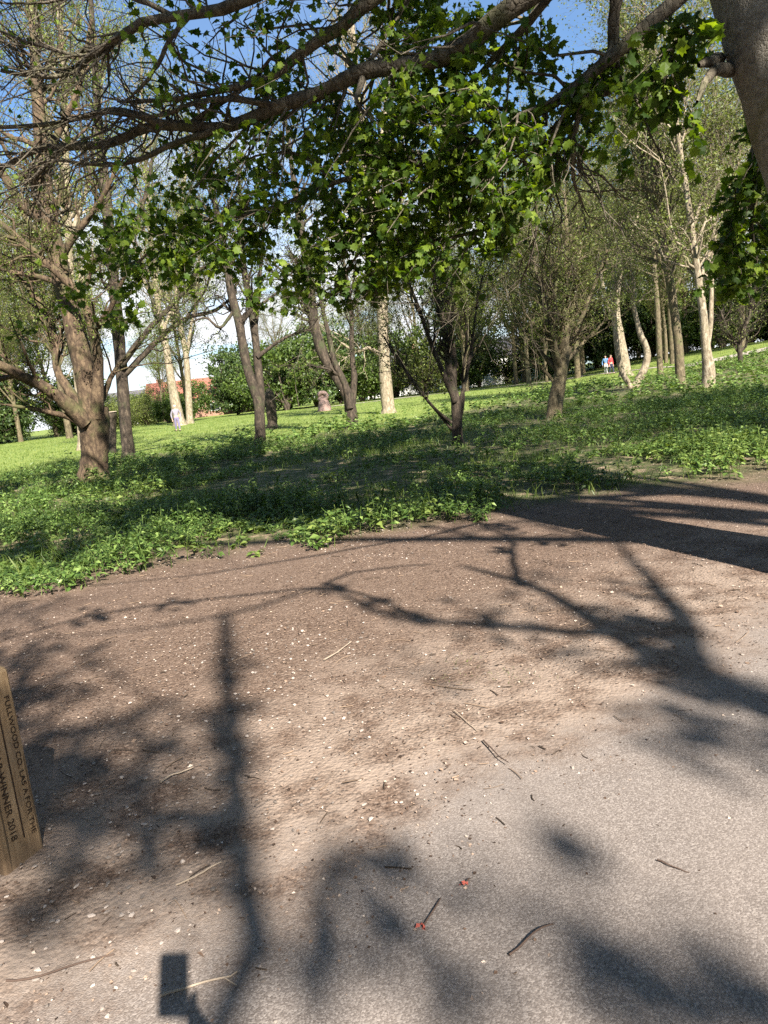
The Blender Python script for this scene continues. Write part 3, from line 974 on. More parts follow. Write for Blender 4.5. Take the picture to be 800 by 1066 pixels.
for k_ in range(16):
    z_ = 9.5 + .4 * k_
    sx_, sy_ = RNG.uniform(-11, 3), RNG.uniform(9.5, 24)
    e_ = np.array([sx_ + .467 * z_, sy_ - 1.231 * z_, z_])
    e_ = B0 + (e_ - B0) * min(1, 11 / np.linalg.norm((e_ - B0)[:2]))
    e_[2] = z_
    p0 = np.array([B0[0] - .4, B0[1] + .68, z_ - 1.0])
    CL.append(B.limb([p0, p0 * .6 + e_ * .4 + [0, 0, .9], p0 * .25 + e_ * .75 + [0, 0, .8], e_], [.12, .09, .06, .015], m=24, sides=7, wob=.04))
PU, RU = stackl(CL)
P1, R1 = spawn(PU, RU, 240, .25, 1, (.5, 1.2), (.8, 2.6), up=.1, rf=.5)
tubes(B.b, P1, R1, 5)
P2, R2 = spawn(P1, R1, 1500, .1, 1, (.4, 1.1), (.4, 1.0), rf=.6, M=4)
tubes(B.b, P2, R2, 3)
leaf_on(B.c, P2[shade_keep(P2)], 34000, (.09, .17), 'maple', .1, 1, .1, .4, .8, cl=3)
for f_ in (.25, .4, .52):
    q_ = np.array([-1.33, 2.33, f_]) - LDIR * (7.5 / -LDIR[2])
    n_ = 26
    dq = RNG.normal(size=(n_, 3)) * .12
    leaves(B.c, q_ + dq, RNG.normal(size=(n_, 3)), RNG.normal(size=(n_, 3)) + [0, 0, .8], RNG.uniform(.07, .13, n_), 'maple')
B.done()


RNG = np.random.default_rng(13)
# ---- middle-distance trees, each with its own limbs
def finish(t, n1, l1, n2, l2, n3, l3, nleaf, lsz, up=.12, kind='oval', lspread=.06, sides=(5, 4, 3), curl=0, t0=.25, ang=(.4, 1.1)):
    PP, RR = stackl(t.limbs)
    P1, R1 = spawn(PP, RR, n1, t0, 1, ang, l1, up=up, rf=.45, curl=curl)
    tubes(t.b, P1, R1, sides[0])
    P2, R2 = spawn(P1, R1, n2, .15, 1, (.3, 1.0), l2, up=up, rf=.55, curl=curl, M=5)
    tubes(t.b, P2, R2, sides[1])
    rmin = .003 if l3[1] > .55 else .0025
    P3, R3 = spawn(P2, R2, n3, .1, 1, (.3, 1.0), l3, up=up * .5, rf=.6, M=3, curl=curl, rmin=rmin)
    tubes(t.b, P3, R3, sides[2])
    if nleaf:
        leaf_on(t.c, P3, nleaf, lsz, kind, .2, 1, lspread, .2, .5)
    return P3


g = gp(98, 500)
Y = g[1]
t = Tree('tree', 'broad brown multi-limbed tree with a stout sunlit base left of the clearing', g, M['bark'], M['fresh'])
fp_, fr_ = flare(g, at(98, 432, Y), pxr(27, Y))
t.limb(fp_ + [at(99, 470, Y), at(98, 440, Y), at(96, 425, Y)], fr_ + [pxr(27, Y), pxr(31, Y), pxr(32, Y)], m=30, sides=16, rough=.02)
for pts in (
    [(96, 440, 0, 26), (90, 400, 0, 25), (80, 350, .1, 25), (68, 305, .2, 24), (58, 265, .3, 22), (48, 215, .4, 21), (45, 165, .5, 18), (40, 110, .6, 14), (36, 50, .7, 10), (30, -30, .8, 5)],
    [(100, 435, -.2, 18), (102, 395, -.3, 14), (97, 350, -.5, 12), (84, 310, -.6, 11), (68, 292, -.7, 10), (35, 262, -.8, 8), (0, 232, -1, 6), (-50, 190, -1.2, 3)],
    [(90, 440, -.3, 22), (70, 420, -.6, 17), (45, 402, -1, 13), (20, 390, -1.4, 12), (0, 380, -1.8, 10), (-50, 365, -2.4, 5)],
    [(86, 440, -.3, 12), (70, 434, -.5, 8), (52, 430, -.8, 6), (30, 425, -1, 5), (5, 422, -1.2, 3)],
    [(88, 430, .3, 16), (70, 402, .5, 12), (60, 385, .6, 10), (57, 350, .8, 9), (48, 325, .9, 8), (30, 300, 1, 7), (10, 275, 1.2, 5), (-20, 250, 1.4, 3)],
    [(48, 230, .4, 15), (25, 215, .3, 12), (5, 185, .2, 10), (-20, 140, 0, 7), (-40, 80, 0, 4)],
    [(60, 275, .3, 12), (75, 250, .2, 9), (95, 225, 0, 7), (115, 190, -.2, 5), (130, 150, -.3, 3)],
    [(96, 345, -.5, 8), (115, 320, -.8, 6), (128, 290, -1, 5), (150, 265, -1.2, 3)],
    [(70, 300, .2, 9), (50, 290, .5, 7), (25, 285, .8, 6), (0, 280, 1, 4)],
    [(104, 420, .2, 9), (112, 400, .3, 7), (122, 380, .4, 5), (140, 360, .5, 3)],
    [(45, 170, .5, 10), (65, 130, .6, 8), (85, 80, .7, 6), (95, 20, .8, 4)],
):
    t.pl([(a, b, Y + c, pxr(w * .82, Y)) for a, b, c, w in pts], m=24, sides=9, wob=.015)
t.limbs = t.limbs[1:]
finish(t, 130, (.6, 2.0), 650, (.3, 1.0), 3600, (.12, .5), 22000, (.03, .07), up=.1)
t.done()

g = gp(134, 476)
Y = g[1] + .2
t = Tree('tree', 'slim dark upright tree just right of the broad brown one', g, M['bark_dark'], M['fresh'])
fp_, fr_ = flare(g, at(131, 430, Y), pxr(12, Y))
t.limb(fp_ + [at(131, 440, Y), at(126, 380, Y), at(121, 320, Y), at(117, 270, Y), at(110, 200, Y), at(103, 130, Y), at(98, 50, Y), at(92, -40, Y)], fr_ + [pxr(x, Y) for x in (12, 12, 11.5, 11, 10, 8, 6, 3)], m=40, sides=10)
for pts in (
    [(128, 392, 0, 7), (150, 368, 0, 6), (170, 348, 0, 5), (195, 330, .2, 4.5), (225, 322, .4, 4), (245, 305, .6, 2)],
    [(127, 380, -.3, 7), (148, 352, -.4, 6), (165, 334, -.5, 5), (185, 312, -.6, 5), (200, 294, -.7, 4.5), (206, 282, -.8, 4), (235, 275, -1, 2.5), (250, 280, -1, 1.5)],
    [(165, 334, -.5, 4), (158, 310, -.5, 3), (150, 280, -.5, 2.5), (140, 250, -.5, 1.5)],
    [(117, 290, 0, 6), (135, 250, 0, 5), (150, 210, .3, 4), (160, 160, .5, 3), (170, 110, .6, 2)],
    [(112, 230, 0, 5), (95, 190, 0, 4), (85, 140, 0, 3), (80, 90, 0, 2)],
    [(195, 330, .2, 3), (215, 300, .3, 2.5), (222, 270, .4, 2)],
):
    t.pl([(a, b, Y + c, pxr(w, Y)) for a, b, c, w in pts], m=24, sides=7, wob=.02)
finish(t, 90, (.6, 2.2), 450, (.3, 1.0), 2400, (.15, .55), 13000, (.035, .075), up=.1)
t.done()

g = gp(115, 472)
Y = g[1] + .5
t = Tree('tree_stump', 'short sawn trunk with a pale top between the broad tree and the slim one', g, M['bark_dark'], M['fresh'], cat='stump')
fp_, fr_ = flare(g, at(117, 440, Y), pxr(11, Y))
L_ = t.limb(fp_ + [at(116, 445, Y), at(117, 429, Y)], fr_ + [pxr(10, Y), pxr(10, Y)], m=12, sides=12)
mb = MB()
top = L_[0][-1] - g
th = np.arange(14) * 2 * math.pi / 14
r_ = L_[1][-1]
mb.add(np.concatenate([np.stack([np.cos(th) * r_, np.sin(th) * r_, 0 * th], -1), np.stack([np.cos(th) * r_ * .9, np.sin(th) * r_ * .9, 0 * th + .03], -1)]) + top,
       [[i, (i + 1) % 14, 14 + (i + 1) % 14, 14 + i] for i in range(14)])
mb.f.append((np.array([[14 + i for i in range(14)]]), 0))
mb.build('sawn_top', M['wood_pale'], t.root, smooth=False)
t.done()

# twin-stemmed tree at the left of centre
g = gp(271, 463)
Y = g[1]
t = Tree('tree', 'twin-stemmed dark tree standing in front of the sunlit lawn', g, M['bark_dark'], M['olive'])
fp_, fr_ = flare(g, at(271, 430, Y), pxr(11, Y))
t.limb(fp_ + [at(271, 440, Y), at(268, 415, Y), at(257, 380, Y), at(250, 340, Y), at(242, 310, Y), at(238, 285, Y), at(228, 230, Y), at(215, 170, Y), at(205, 100, Y)], fr_ + [pxr(x, Y) for x in (11, 10, 9.5, 9, 8.5, 8, 6, 4, 2)], m=40, sides=10)
for pts in (
    [(271, 440, .2, 9), (272, 410, .3, 9), (269, 380, .4, 8.5), (265, 340, .5, 8), (258, 300, .6, 7), (252, 260, .7, 6), (250, 210, .8, 4), (245, 140, 1, 2)],
    [(266, 345, .5, 5), (270, 310, .5, 4), (273, 275, .5, 3.5), (276, 230, .5, 2.5), (278, 180, .5, 1.5)],
    [(250, 335, 0, 4), (262, 322, -.1, 3.2), (280, 310, -.2, 2.6), (300, 295, -.3, 1.5)],
    [(268, 372, .3, 5), (285, 360, .4, 3.5), (305, 350, .5, 3), (325, 345, .6, 2)],
    [(246, 320, 0, 4), (230, 340, -.2, 3), (215, 330, -.3, 2), (200, 335, -.3, 1.5)],
):
    t.pl([(a, b, Y + c, pxr(w, Y)) for a, b, c, w in pts], m=24, sides=7, wob=.02)
finish(t, 90, (.8, 2.2), 420, (.4, 1.1), 1500, (.2, .6), 6000, (.045, .085), up=.12, t0=.35)
t.done()

g = gp(284, 447)
Y = g[1]
t = Tree('tree_stump', 'thick dark broken trunk behind the twin-stemmed tree', g, M['bark_dark'], M['dark'], cat='stump')
fp_, fr_ = flare(g, at(283, 424, Y), pxr(10, Y))
t.limb(fp_ + [at(283, 430, Y), at(281, 412, Y), at(279, 404, Y)], fr_ + [pxr(11, Y), pxr(11, Y), pxr(3, Y)], m=16, sides=10, rough=.06)
t.done()

# leaning pair left of centre
g = gp(367, 446)
Y = g[1]
t = Tree('tree', 'dark tree forking low with one stem arching to the left before the lawn', g, M['bark_dark'], M['olive'])
fp_, fr_ = flare(g, at(366, 420, Y), pxr(12, Y))
t.limb(fp_ + [at(366, 430, Y), at(362, 412, Y), at(350, 392, Y), at(337, 370, Y), at(328, 340, Y), at(324, 310, Y), at(319, 270, Y), at(313, 235, Y), at(305, 180, Y), at(296, 110, Y)], fr_ + [pxr(x, Y) for x in (12, 12, 11, 11, 10.5, 10, 9, 7.5, 5, 2)], m=44, sides=10)
for pts in (
    [(365, 425, -.2, 8), (360, 400, -.2, 7), (349, 378, -.2, 6), (343, 350, -.3, 5), (335, 320, -.3, 4), (332, 280, -.3, 3), (330, 220, -.3, 2)],
    [(367, 420, .2, 8), (369, 395, .3, 6.5), (367, 365, .4, 5.5), (366, 330, .5, 4.5), (362, 290, .6, 3.5), (350, 230, .8, 2)],
    [(356, 395, 0, 4), (345, 385, -.3, 3), (330, 380, -.5, 2)],
    [(326, 320, 0, 4.5), (310, 300, .2, 3.5), (290, 290, .3, 2.5), (275, 270, .4, 1.5)],
):
    t.pl([(a, b, Y + c, pxr(w, Y)) for a, b, c, w in pts], m=24, sides=7, wob=.02)
finish(t, 90, (.8, 2.2), 420, (.4, 1.1), 1600, (.2, .6), 6000, (.045, .085), up=.15, t0=.35)
t.done()

# straight pale trunk behind
g = gp(405, 430)
Y = g[1]
t = Tree('tree', 'tall straight pale-barked tree with a dark foot near the centre', g, M['bark_pale'], M['olive'])
fp_, fr_ = flare(g, at(404, 405, Y), pxr(13, Y))
t.limb(fp_ + [at(402, 400, Y), at(400, 370, Y), at(398, 320, Y), at(394, 270, Y), at(388, 215, Y), at(380, 160, Y), at(372, 90, Y), at(366, 10, Y)], fr_ + [pxr(x, Y) for x in (13, 12, 11, 10, 9, 8, 6, 4)], m=44, sides=10)
for pts in (
    [(400, 372, 0, 5), (385, 362, 0, 4), (370, 365, 0, 3), (355, 355, 0, 2)],
    [(394, 280, 0, 5), (410, 240, .4, 4), (420, 190, .8, 3), (425, 130, 1, 2)],
    [(390, 240, 0, 5), (370, 200, .4, 4), (355, 140, .8, 3), (345, 80, 1, 2)],
    [(382, 180, 0, 5), (400, 130, .4, 4), (405, 70, .8, 3), (410, 20, 1, 2)],
):
    t.pl([(a, b, Y + c, pxr(w, Y)) for a, b, c, w in pts], m=24, sides=7, wob=.03)
finish(t, 120, (1.2, 3.5), 500, (.6, 1.8), 2000, (.3, 1.0), 7000, (.06, .12), up=.25, t0=.3)
t.done()

# multi-stem bush tree right of centre
g = gp(477, 463)
Y = g[1]
t = Tree('tree', 'young dark multi-stemmed tree fanning up near the centre of the nettles', g, M['bark_dark'], M['olive'])
fp_, fr_ = flare(g, at(476, 432, Y), pxr(11, Y))
t.limb(fp_ + [at(476, 440, Y), at(474, 415, Y), at(468, 390, Y), at(464, 350, Y), at(455, 310, Y), at(450, 270, Y), at(448, 220, Y)], fr_ + [pxr(x, Y) for x in (11, 10, 8, 6.5, 5, 3.5, 2)], m=36, sides=10)
for pts in (
    [(474, 418, -.1, 7), (462, 390, -.2, 5.5), (448, 355, -.3, 4.5), (438, 325, -.4, 4), (428, 300, -.5, 3), (420, 270, -.5, 2)],
    [(472, 410, .1, 7), (473, 375, .2, 6), (468, 335, .2, 5), (463, 300, .3, 4), (462, 255, .4, 2.5), (465, 220, .4, 1.5)],
    [(477, 430, .1, 5), (484, 400, .2, 4), (492, 360, .3, 3), (497, 320, .4, 2.5), (505, 280, .5, 1.5)],
    [(478, 440, .1, 4), (483, 420, .2, 3), (482, 390, .2, 2.5), (486, 350, .2, 2), (480, 310, .2, 1.3)],
    [(470, 440, -.3, 3.5), (452, 425, -.5, 3), (430, 398, -.8, 2.6), (412, 372, -1, 2.2), (398, 350, -1.1, 1.4)],
    [(471, 448, -.2, 3.5), (448, 420, -.4, 3), (425, 388, -.6, 2.6), (405, 360, -.7, 1.6)],
):
    t.pl([(a, b, Y + c, pxr(w, Y)) for a, b, c, w in pts], m=24, sides=7, wob=.012)
finish(t, 100, (.5, 1.6), 420, (.3, .8), 1500, (.15, .45), 6000, (.035, .07), up=.2, t0=.3, ang=(.3, 1.0))
t.done()

# dense multi-branch tree to the right
g = gp(577, 436)
Y = g[1]
t = Tree('tree', 'bushy tree with a leaning sunlit trunk and dense upright branches right of centre', g, M['bark_olive'], M['olive'])
fp_, fr_ = flare(g, at(580, 405, Y), pxr(15, Y))
t.limb(fp_ + [at(579, 415, Y), at(583, 395, Y), at(586, 375, Y), at(588, 340, Y), at(590, 300, Y), at(590, 250, Y), at(588, 200, Y)], fr_ + [pxr(x, Y) for x in (16, 14, 13, 9, 7, 5, 2)], m=36, sides=12, rough=.04)
for pts in (
    [(583, 390, -.1, 9), (577, 365, -.2, 7), (570, 330, -.4, 5.5), (560, 290, -.6, 4), (552, 250, -.8, 2.5)],
    [(584, 385, .1, 9), (594, 360, .2, 6.5), (606, 330, .4, 5), (618, 300, .6, 3.5), (632, 260, .8, 2)],
    [(583, 380, -.2, 7), (575, 350, -.6, 5), (577, 310, -.9, 4), (580, 260, -1.1, 2)],
    [(586, 380, .2, 6), (600, 365, .6, 4.5), (615, 350, .8, 3.5), (635, 330, 1, 2)],
    [(580, 385, 0, 6), (562, 365, .2, 4), (548, 345, .4, 3), (530, 320, .6, 2)],
    [(586, 370, 0, 6), (596, 330, 0, 5), (600, 290, 0, 4), (610, 240, 0, 2.5)],
    [(578, 400, 0, 4), (566, 385, .1, 3), (550, 375, .1, 2.2), (538, 360, .1, 1.5)],
):
    t.pl([(a, b, Y + c, pxr(w, Y)) for a, b, c, w in pts], m=24, sides=7, wob=.015)
finish(t, 150, (.6, 1.9), 700, (.3, .9), 2400, (.15, .5), 17000, (.035, .08), up=.12, t0=.2, ang=(.4, 1.15))
t.done()

# V-shaped pale stems
g = gp(659, 404)
Y = g[1]
t = Tree('tree', 'pale tree splitting into a wide V right at the ground', g, M['bark_pale'], M['fresh'])
for pts in (
    [(659, 409, 0, 6), (655, 400, 0, 6), (648, 388, 0, 5.5), (644, 372, 0, 5.5), (642, 355, 0, 5.5), (640, 330, 0, 5), (640, 300, .1, 4), (645, 260, .2, 3), (652, 210, .3, 2)],
    [(658, 409, 0, 8), (662, 400, 0, 8), (669, 388, 0, 8), (674, 373, 0, 7.5), (672, 360, 0, 6.5), (667, 350, 0, 6), (662, 330, 0, 4.5), (658, 310, .1, 4), (656, 280, .2, 3), (650, 230, .3, 1.5)],
):
    t.pl([(a, b, Y + c, pxr(w, Y)) for a, b, c, w in pts], m=36, sides=10, wob=.008)
finish(t, 70, (.8, 2.4), 300, (.4, 1.2), 1200, (.25, .7), 5000, (.06, .12), up=.2, t0=.45)
t.done()


def simple_tree(name, label, base_px, stem, bark, leaf, limbs=(), fin=None, group=None, dY=0):
    g = gp(*base_px)
    Y = g[1]
    t = Tree(name, label, g, bark, leaf, group)
    w0 = stem[0][2]
    fp_, fr_ = flare(g, at(stem[0][0], stem[0][1], Y), pxr(w0, Y))
    t.limb(fp_ + [at(a, b, Y) for a, b, w in stem], fr_ + [pxr(w, Y) for a, b, w in stem], m=40, sides=10, rough=.03)
    for pts in limbs:
        t.pl([(a, b, Y + c, pxr(w, Y)) for a, b, c, w in pts], m=24, sides=7, wob=.03)
    finish(t, *fin[0], **fin[1])
    return t.done()


FAR = ((100, (1.2, 3.4), 520, (.7, 2.0), 2600, (.4, 1.1), 15000, (.07, .14)), dict(up=.2, t0=.3, ang=(.4, 1.15), lspread=.14))
simple_tree('tree', 'thick pale trunk just behind the V-shaped tree', (652, 392), [(649, 375, 12), (645, 350, 10), (641, 320, 8), (646, 270, 6.5), (650, 220, 5.5), (650, 150, 4.5), (645, 60, 3)], M['bark_pale'], M['olive'],
            [[(645, 345, 0, 5), (630, 310, .5, 4), (622, 260, 1, 3), (618, 190, 1, 2)], [(646, 270, 0, 4), (665, 220, .5, 3), (672, 160, 1, 2), (676, 90, 1, 1.5)]], FAR)
simple_tree('tree', 'dark upright trunk left of the tree with the sunlit streak', (709, 402), [(708, 385, 10), (706, 355, 9), (700, 310, 8.5), (692, 260, 8), (684, 210, 7), (678, 150, 6), (672, 80, 4.5), (668, 10, 3)], M['bark_olive'], M['olive'],
            [[(692, 260, 0, 5), (675, 210, .5, 4), (668, 150, 1, 3), (660, 80, 1, 2)], [(684, 215, 0, 5), (700, 170, .5, 4), (705, 110, 1, 3), (712, 50, 1, 2)]], FAR)
simple_tree('tree', 'tree with a bright sunlit streak up its trunk and dark ivy at its foot', (738, 404), [(738, 385, 13), (735, 360, 9), (732, 325, 8), (727, 290, 7), (722, 250, 6.5), (715, 200, 5.5), (706, 140, 4.5), (700, 70, 3.5), (696, 0, 2)], M['bark_pale'], M['olive'],
            [[(736, 370, 0, 6), (741, 330, .2, 5), (742, 280, .4, 4), (745, 220, .6, 3), (752, 140, .8, 2)], [(728, 295, 0, 4), (745, 250, .5, 3), (765, 200, .8, 2.5), (780, 130, 1, 1.5)], [(720, 240, 0, 4), (735, 190, .5, 3), (742, 130, 1, 2), (746, 60, 1, 1.5)]], FAR)
simple_tree('tree', 'slender grey trunk left of the two dark trunks on the right', (688, 392), [(687, 375, 6), (686, 350, 5.5), (684, 310, 5), (680, 260, 4.5), (678, 200, 4), (674, 120, 3), (670, 40, 2)], M['bark_olive'], M['olive'], [], FAR)
simple_tree('tree', 'small crooked tree on the sunlit bank at the far right', (771, 384), [(771, 375, 5), (770, 358, 4.5), (773, 345, 4), (780, 330, 3), (784, 300, 2)], M['bark_dark'], M['olive'],
            [[(770, 360, 0, 3), (758, 345, .2, 2.5), (750, 325, .3, 2)]], ((50, (.8, 2), 220, (.5, 1.2), 900, (.3, .8), 1600, (.07, .12)), dict(up=.2, t0=.2)))
simple_tree('tree', 'pale leaning trunk with the standing person at its foot', (188, 443), [(184, 425, 11), (180, 405, 9), (176, 380, 7.5), (171, 350, 6.5), (166, 325, 6), (160, 280, 5), (155, 220, 4), (150, 140, 3), (147, 60, 2)], M['bark_pale'], M['olive'],
            [[(174, 365, 0, 4), (165, 330, .5, 3), (150, 290, 1, 2.5), (135, 240, 1, 1.5)], [(170, 345, 0, 4), (182, 310, .5, 3), (190, 270, 1, 2.5), (195, 220, 1, 1.5)]], FAR)
simple_tree('tree', 'tall pale trunk rising behind the broad brown tree', (86, 468), [(85, 440, 9), (82, 400, 8.5), (76, 330, 8), (72, 250, 7.5), (69, 170, 7), (67, 90, 6), (62, 10, 5), (58, -60, 2)], M['bark_pale'], M['fresh'],
            [[(72, 250, 0, 5), (92, 190, .4, 4), (105, 120, .8, 3), (112, 40, 1, 2)], [(70, 190, 0, 5), (50, 130, .4, 4), (38, 60, .8, 3), (30, -20, 1, 2)], [(74, 300, 0, 4), (50, 260, .4, 3), (25, 220, .8, 2)]], FAR)
simple_tree('tree', 'pale flaking trunk to the right of the leaning pale one', (198, 441), [(197, 425, 7), (196, 400, 6.5), (194, 370, 6), (189, 345, 5.5), (184, 320, 5), (186, 280, 4), (190, 220, 3), (196, 140, 2)], M['bark_pale'], M['olive'],
            [[(194, 375, 0, 4), (199, 340, .5, 3), (205, 300, 1, 2), (208, 250, 1, 1.5)]], FAR)

RNG = np.random.default_rng(14)
# ------------------------------------------------------------------ background trees: two kinds, copied
def proto_tree(name, height, r, bark, leaf, nl, lsz, fork, seed, lean=0.0):
    t = Tree(name, 'x', (0, 0, 0), bark, leaf)
    z = height
    t.limb([(0, 0, -.3), (0, 0, .3), (.05, 0, z * .2), (lean * .4, .1, z * .45), (lean * .8, 0, z * .75), (lean, .1, z)], [r * 1.5, r * 1.1, r * .9, r * .7, r * .42, .02], m=30, sides=8, rough=.04)
    for k in range(fork):
        a = k * 2.4 + seed
        z0 = z * RNG.uniform(.18, .65)
        ln = z * RNG.uniform(.22, .36)
        d = np.array([math.cos(a), math.sin(a), 0])
        c = np.array([lean * z0 / z, 0, z0])
        t.limb([c, c + d * ln * .22 + [0, 0, ln * .4], c + d * ln * .36 + [0, 0, ln * .8], c + d * ln * .45 + [0, 0, ln * 1.25]], [r * .45, r * .32, r * .2, .012], m=24, sides=6, wob=.05)
    P3 = finish(t, 120, (1.2, 3.4), 640, (.8, 2.2), 3400, (.5, 1.4), nl * 4, lsz, up=.2, t0=.2, ang=(.4, 1.15), lspread=.12)
    return t.done()


pa = proto_tree('tree', 19, .21, M['bark_olive'], M['olive'], 4600, (.09, .15), 10, .3, .8)
pb = proto_tree('tree', 16, .19, M['bark_olive'], M['fresh'], 5200, (.09, .15), 9, 1.7, -.6)
pc = proto_tree('tree', 21, .23, M['bark_olive'], M['olive'], 4200, (.09, .14), 11, 2.9, .3)
BGL = {0: 'tall pale-barked spring tree with thin twiggy crown in the far belt',
       1: 'spring tree with a haze of yellow-green leaf in the far belt',
       2: 'tall nearly bare twiggy tree in the far belt'}
protos = [pa, pb, pc]
first = [True] * 3
SP = [(-54, 88, 1, 1.0), (-47, 96, 2, 1.05), (-41, 84, 1, 1.1), (-36, 98, 0, 1.1), (-31, 112, 1, .9), (-45, 66, 1, .9), (-33, 70, 2, .9),
      (-13, 112, 2, .75), (-6, 104, 1, .7), (0, 96, 0, .85), (6, 90, 2, .95), (3, 110, 1, .9), (11, 84, 1, .8), (13, 100, 0, 1.1), (19, 92, 2, 1.1), (17, 72, 1, .75),
      (24, 84, 0, 1.05), (29, 92, 2, 1.15), (27, 68, 1, .85), (34, 80, 0, 1.1), (33, 100, 1, 1.2), (40, 88, 2, 1.15), (45, 78, 0, 1.05), (50, 92, 1, 1.2), (38, 62, 1, .8), (56, 82, 2, 1.1), (62, 90, 0, 1.1), (46, 64, 1, .85),
      (14, 66, 1, 1.1), (20, 72, 2, 1.2), (26, 64, 0, 1.2), (33, 66, 1, 1.3), (40, 60, 2, 1.1), (43, 68, 0, 1.2), (30, 76, 1, 1.2), (9, 70, 1, .95), (-26, 64, 0, 1.2), (-33, 78, 1, 1.2), (-20, 82, 2, 1.0), (-38, 62, 0, 1.1), (52, 72, 1, 1.2), (22, 78, 1, 1.2), (16, 82, 0, 1.1)]
for n_, (x_, y_, k_, s_) in enumerate(SP):
    o = protos[k_] if first[k_] else copy_tree(protos[k_])
    first[k_] = False
    o.location = (x_, y_, float(terr(x_, y_)) - .05)
    o.rotation_euler = (0, 0, n_ * 2.399)
    o.scale = (s_, s_, s_)
    tag(o, BGL[k_], 'tree', 'trees in the far belt beyond the lawn')


for n_, (x_, y_, k_, s_) in enumerate([(-13, -5, 1, 1.1), (-10, 3, 1, .9), (13, -1, 1, 1.1), (-3, -22, 1, 1.1), (-11, -15, 1, 1.2), (15, 9, 1, 1.0)]):  # extra trees put in out of view to block sky fill on the foreground
    o = copy_tree(protos[k_])
    o.location = (x_, y_, float(terr(x_, y_)) - .05)
    o.rotation_euler = (0, 0, n_ * 1.9)
    o.scale = (s_, s_, s_)
    tag(o, 'added tree outside the view that blocks sky light around the photographer', 'tree', 'added sky-blocking trees')


# bushes: lumpy crowns on short stems
def proto_bush(name, w, h, leaf, nl, lsz, seed, gap=.5):
    t = Tree(name, 'x', (0, 0, 0), M['bark_dark'], leaf, cat='bush')
    for k in range(9):
        a = k * 2.4 + seed
        d = np.array([math.cos(a), math.sin(a), 0]) * w * RNG.uniform(.25, .75)
        hh = h * RNG.uniform(.55, .95)
        t.limb([(0, 0, -.1), d * .3 + [0, 0, hh * .35], d * .8 + [0, 0, hh * .7], d + [0, 0, hh]], [.09, .07, .04, .012], m=24, sides=5, wob=.05)
    PP, RR = stackl(t.limbs)
    P1, R1 = spawn(PP, RR, 90, .15, 1, (.5, 1.4), (w * .25, w * .55), up=.05, rf=.5)
    tubes(t.b, P1, R1, 4)
    P2, R2 = spawn(P1, R1, 420, .1, 1, (.4, 1.2), (w * .1, w * .28), rf=.6, M=4)
    tubes(t.b, P2, R2, 3)
    leaf_on(t.c, P2, nl, lsz, 'oval', 0, 1, .14, .2, .5)
    return t.done()


ba = proto_bush('bush', 3.0, 4.2, M['dark'], 9000, (.13, .24), .2)
bb = proto_bush('bush', 2.6, 3.2, M['mid'], 7000, (.12, .22), 1.3)
bc = proto_bush('bush', 2.8, 5.5, M['dark'], 9000, (.13, .22), 2.2)
bd = proto_bush('bush', 2.4, 2.6, M['olive'], 4500, (.09, .16), 3.1)
bprot, bfirst = [ba, bb, bc, bd], [True] * 4
BUL = ['dark evergreen bush in the far hedge line', 'mid-green bush in the far hedge line', 'tall dark evergreen bush in the far shrub belt', 'loose olive-green shrub in the far hedge line']
BP = [(-60, 74, 0, 2.08), (-53, 72, 2, 1.76), (-48, 75, 0, 2.00), (-43, 73, 1, 1.92), (-39, 78, 0, 1.92), (-35, 74, 2, 1.44), (-31, 79, 1, 1.76), (-27, 83, 3, 1.00), (-24, 88, 1, 0.90), (-16, 90, 0, 1.43), (-13, 88, 1, 1.56), (-10, 92, 0, 1.69),
      (-9, 80, 1, 1.95), (-6, 83, 0, 1.95), (-3.5, 86, 2, 1.56), (-1, 84, 1, 1.56), (3, 88, 1, 2.17), (6, 86, 3, 2.03), (10, 92, 1, 1.89), (14, 96, 2, 1.89), (18, 97, 3, 2.03), (22, 94, 2, 2.03), (25, 96, 1, 2.17), (28, 92, 2, 2.17), (31, 95, 3, 2.32), (34, 90, 0, 2.17), (38, 92, 1, 2.32), (42, 86, 0, 2.17), (46, 90, 1, 2.17), (50, 84, 0, 2.03), (54, 88, 2, 2.17), (60, 84, 0, 2.17), (65, 88, 1, 2.46),
      (21, 84, 2, 1.30), (36, 76, 1, 1.74), (-33, 100, 3, 1.4), (-29, 97, 3, 1.3), (-38, 95, 3, 1.5), (-25, 97, 3, 1.2), (-40, 68, 1, 1.3), (-36, 70, 0, 1.2), (-30, 86, 3, 1.1), (-43, 117, 1, 1.5), (-39, 115, 3, 1.6), (-36, 116, 1, 1.3), (-33, 114, 3, 1.5), (-30, 116, 1, 1.3), (-27, 113, 1, 1.5), (-47, 112, 1, 1.5), (58, 76, 1, 1.9), (66, 80, 0, 2.0), (72, 86, 2, 2.0), (46, 97, 0, 2.2), (50, 101, 2, 2.2), (54, 98, 1, 2.3), (42, 100, 2, 2.0), (58, 104, 0, 2.3), (54, 70, 3, 1.7), (44, 74, 3, 1.88), (49, 70, 1, 1.74)]
BP += [(x_, 122 + 5 * math.sin(x_), (0, 2, 1)[i_ % 3], 2.1) for i_, x_ in enumerate((-78, -70, -62, -20, -12, -4, 44, 51, 57, 63, 69, 76, 84))]
BP += [(49, 92, 1, 1.5), (52, 93, 3, 1.5), (55, 95, 1, 1.6), (45, 91, 1, 1.4), (42, 92, 3, 1.4)]
for n_, (x_, y_, k_, s_) in enumerate(BP):
    o = bprot[k_] if bfirst[k_] else copy_tree(bprot[k_])
    bfirst[k_] = False
    o.location = (x_, y_, float(terr(x_, y_)) - .05)
    o.rotation_euler = (0, 0, n_ * 1.7)
    o.scale = (s_, s_, s_ * RNG.uniform(.85, 1.1))
    tag(o, BUL[k_], 'bush', 'bushes in the far hedge line')


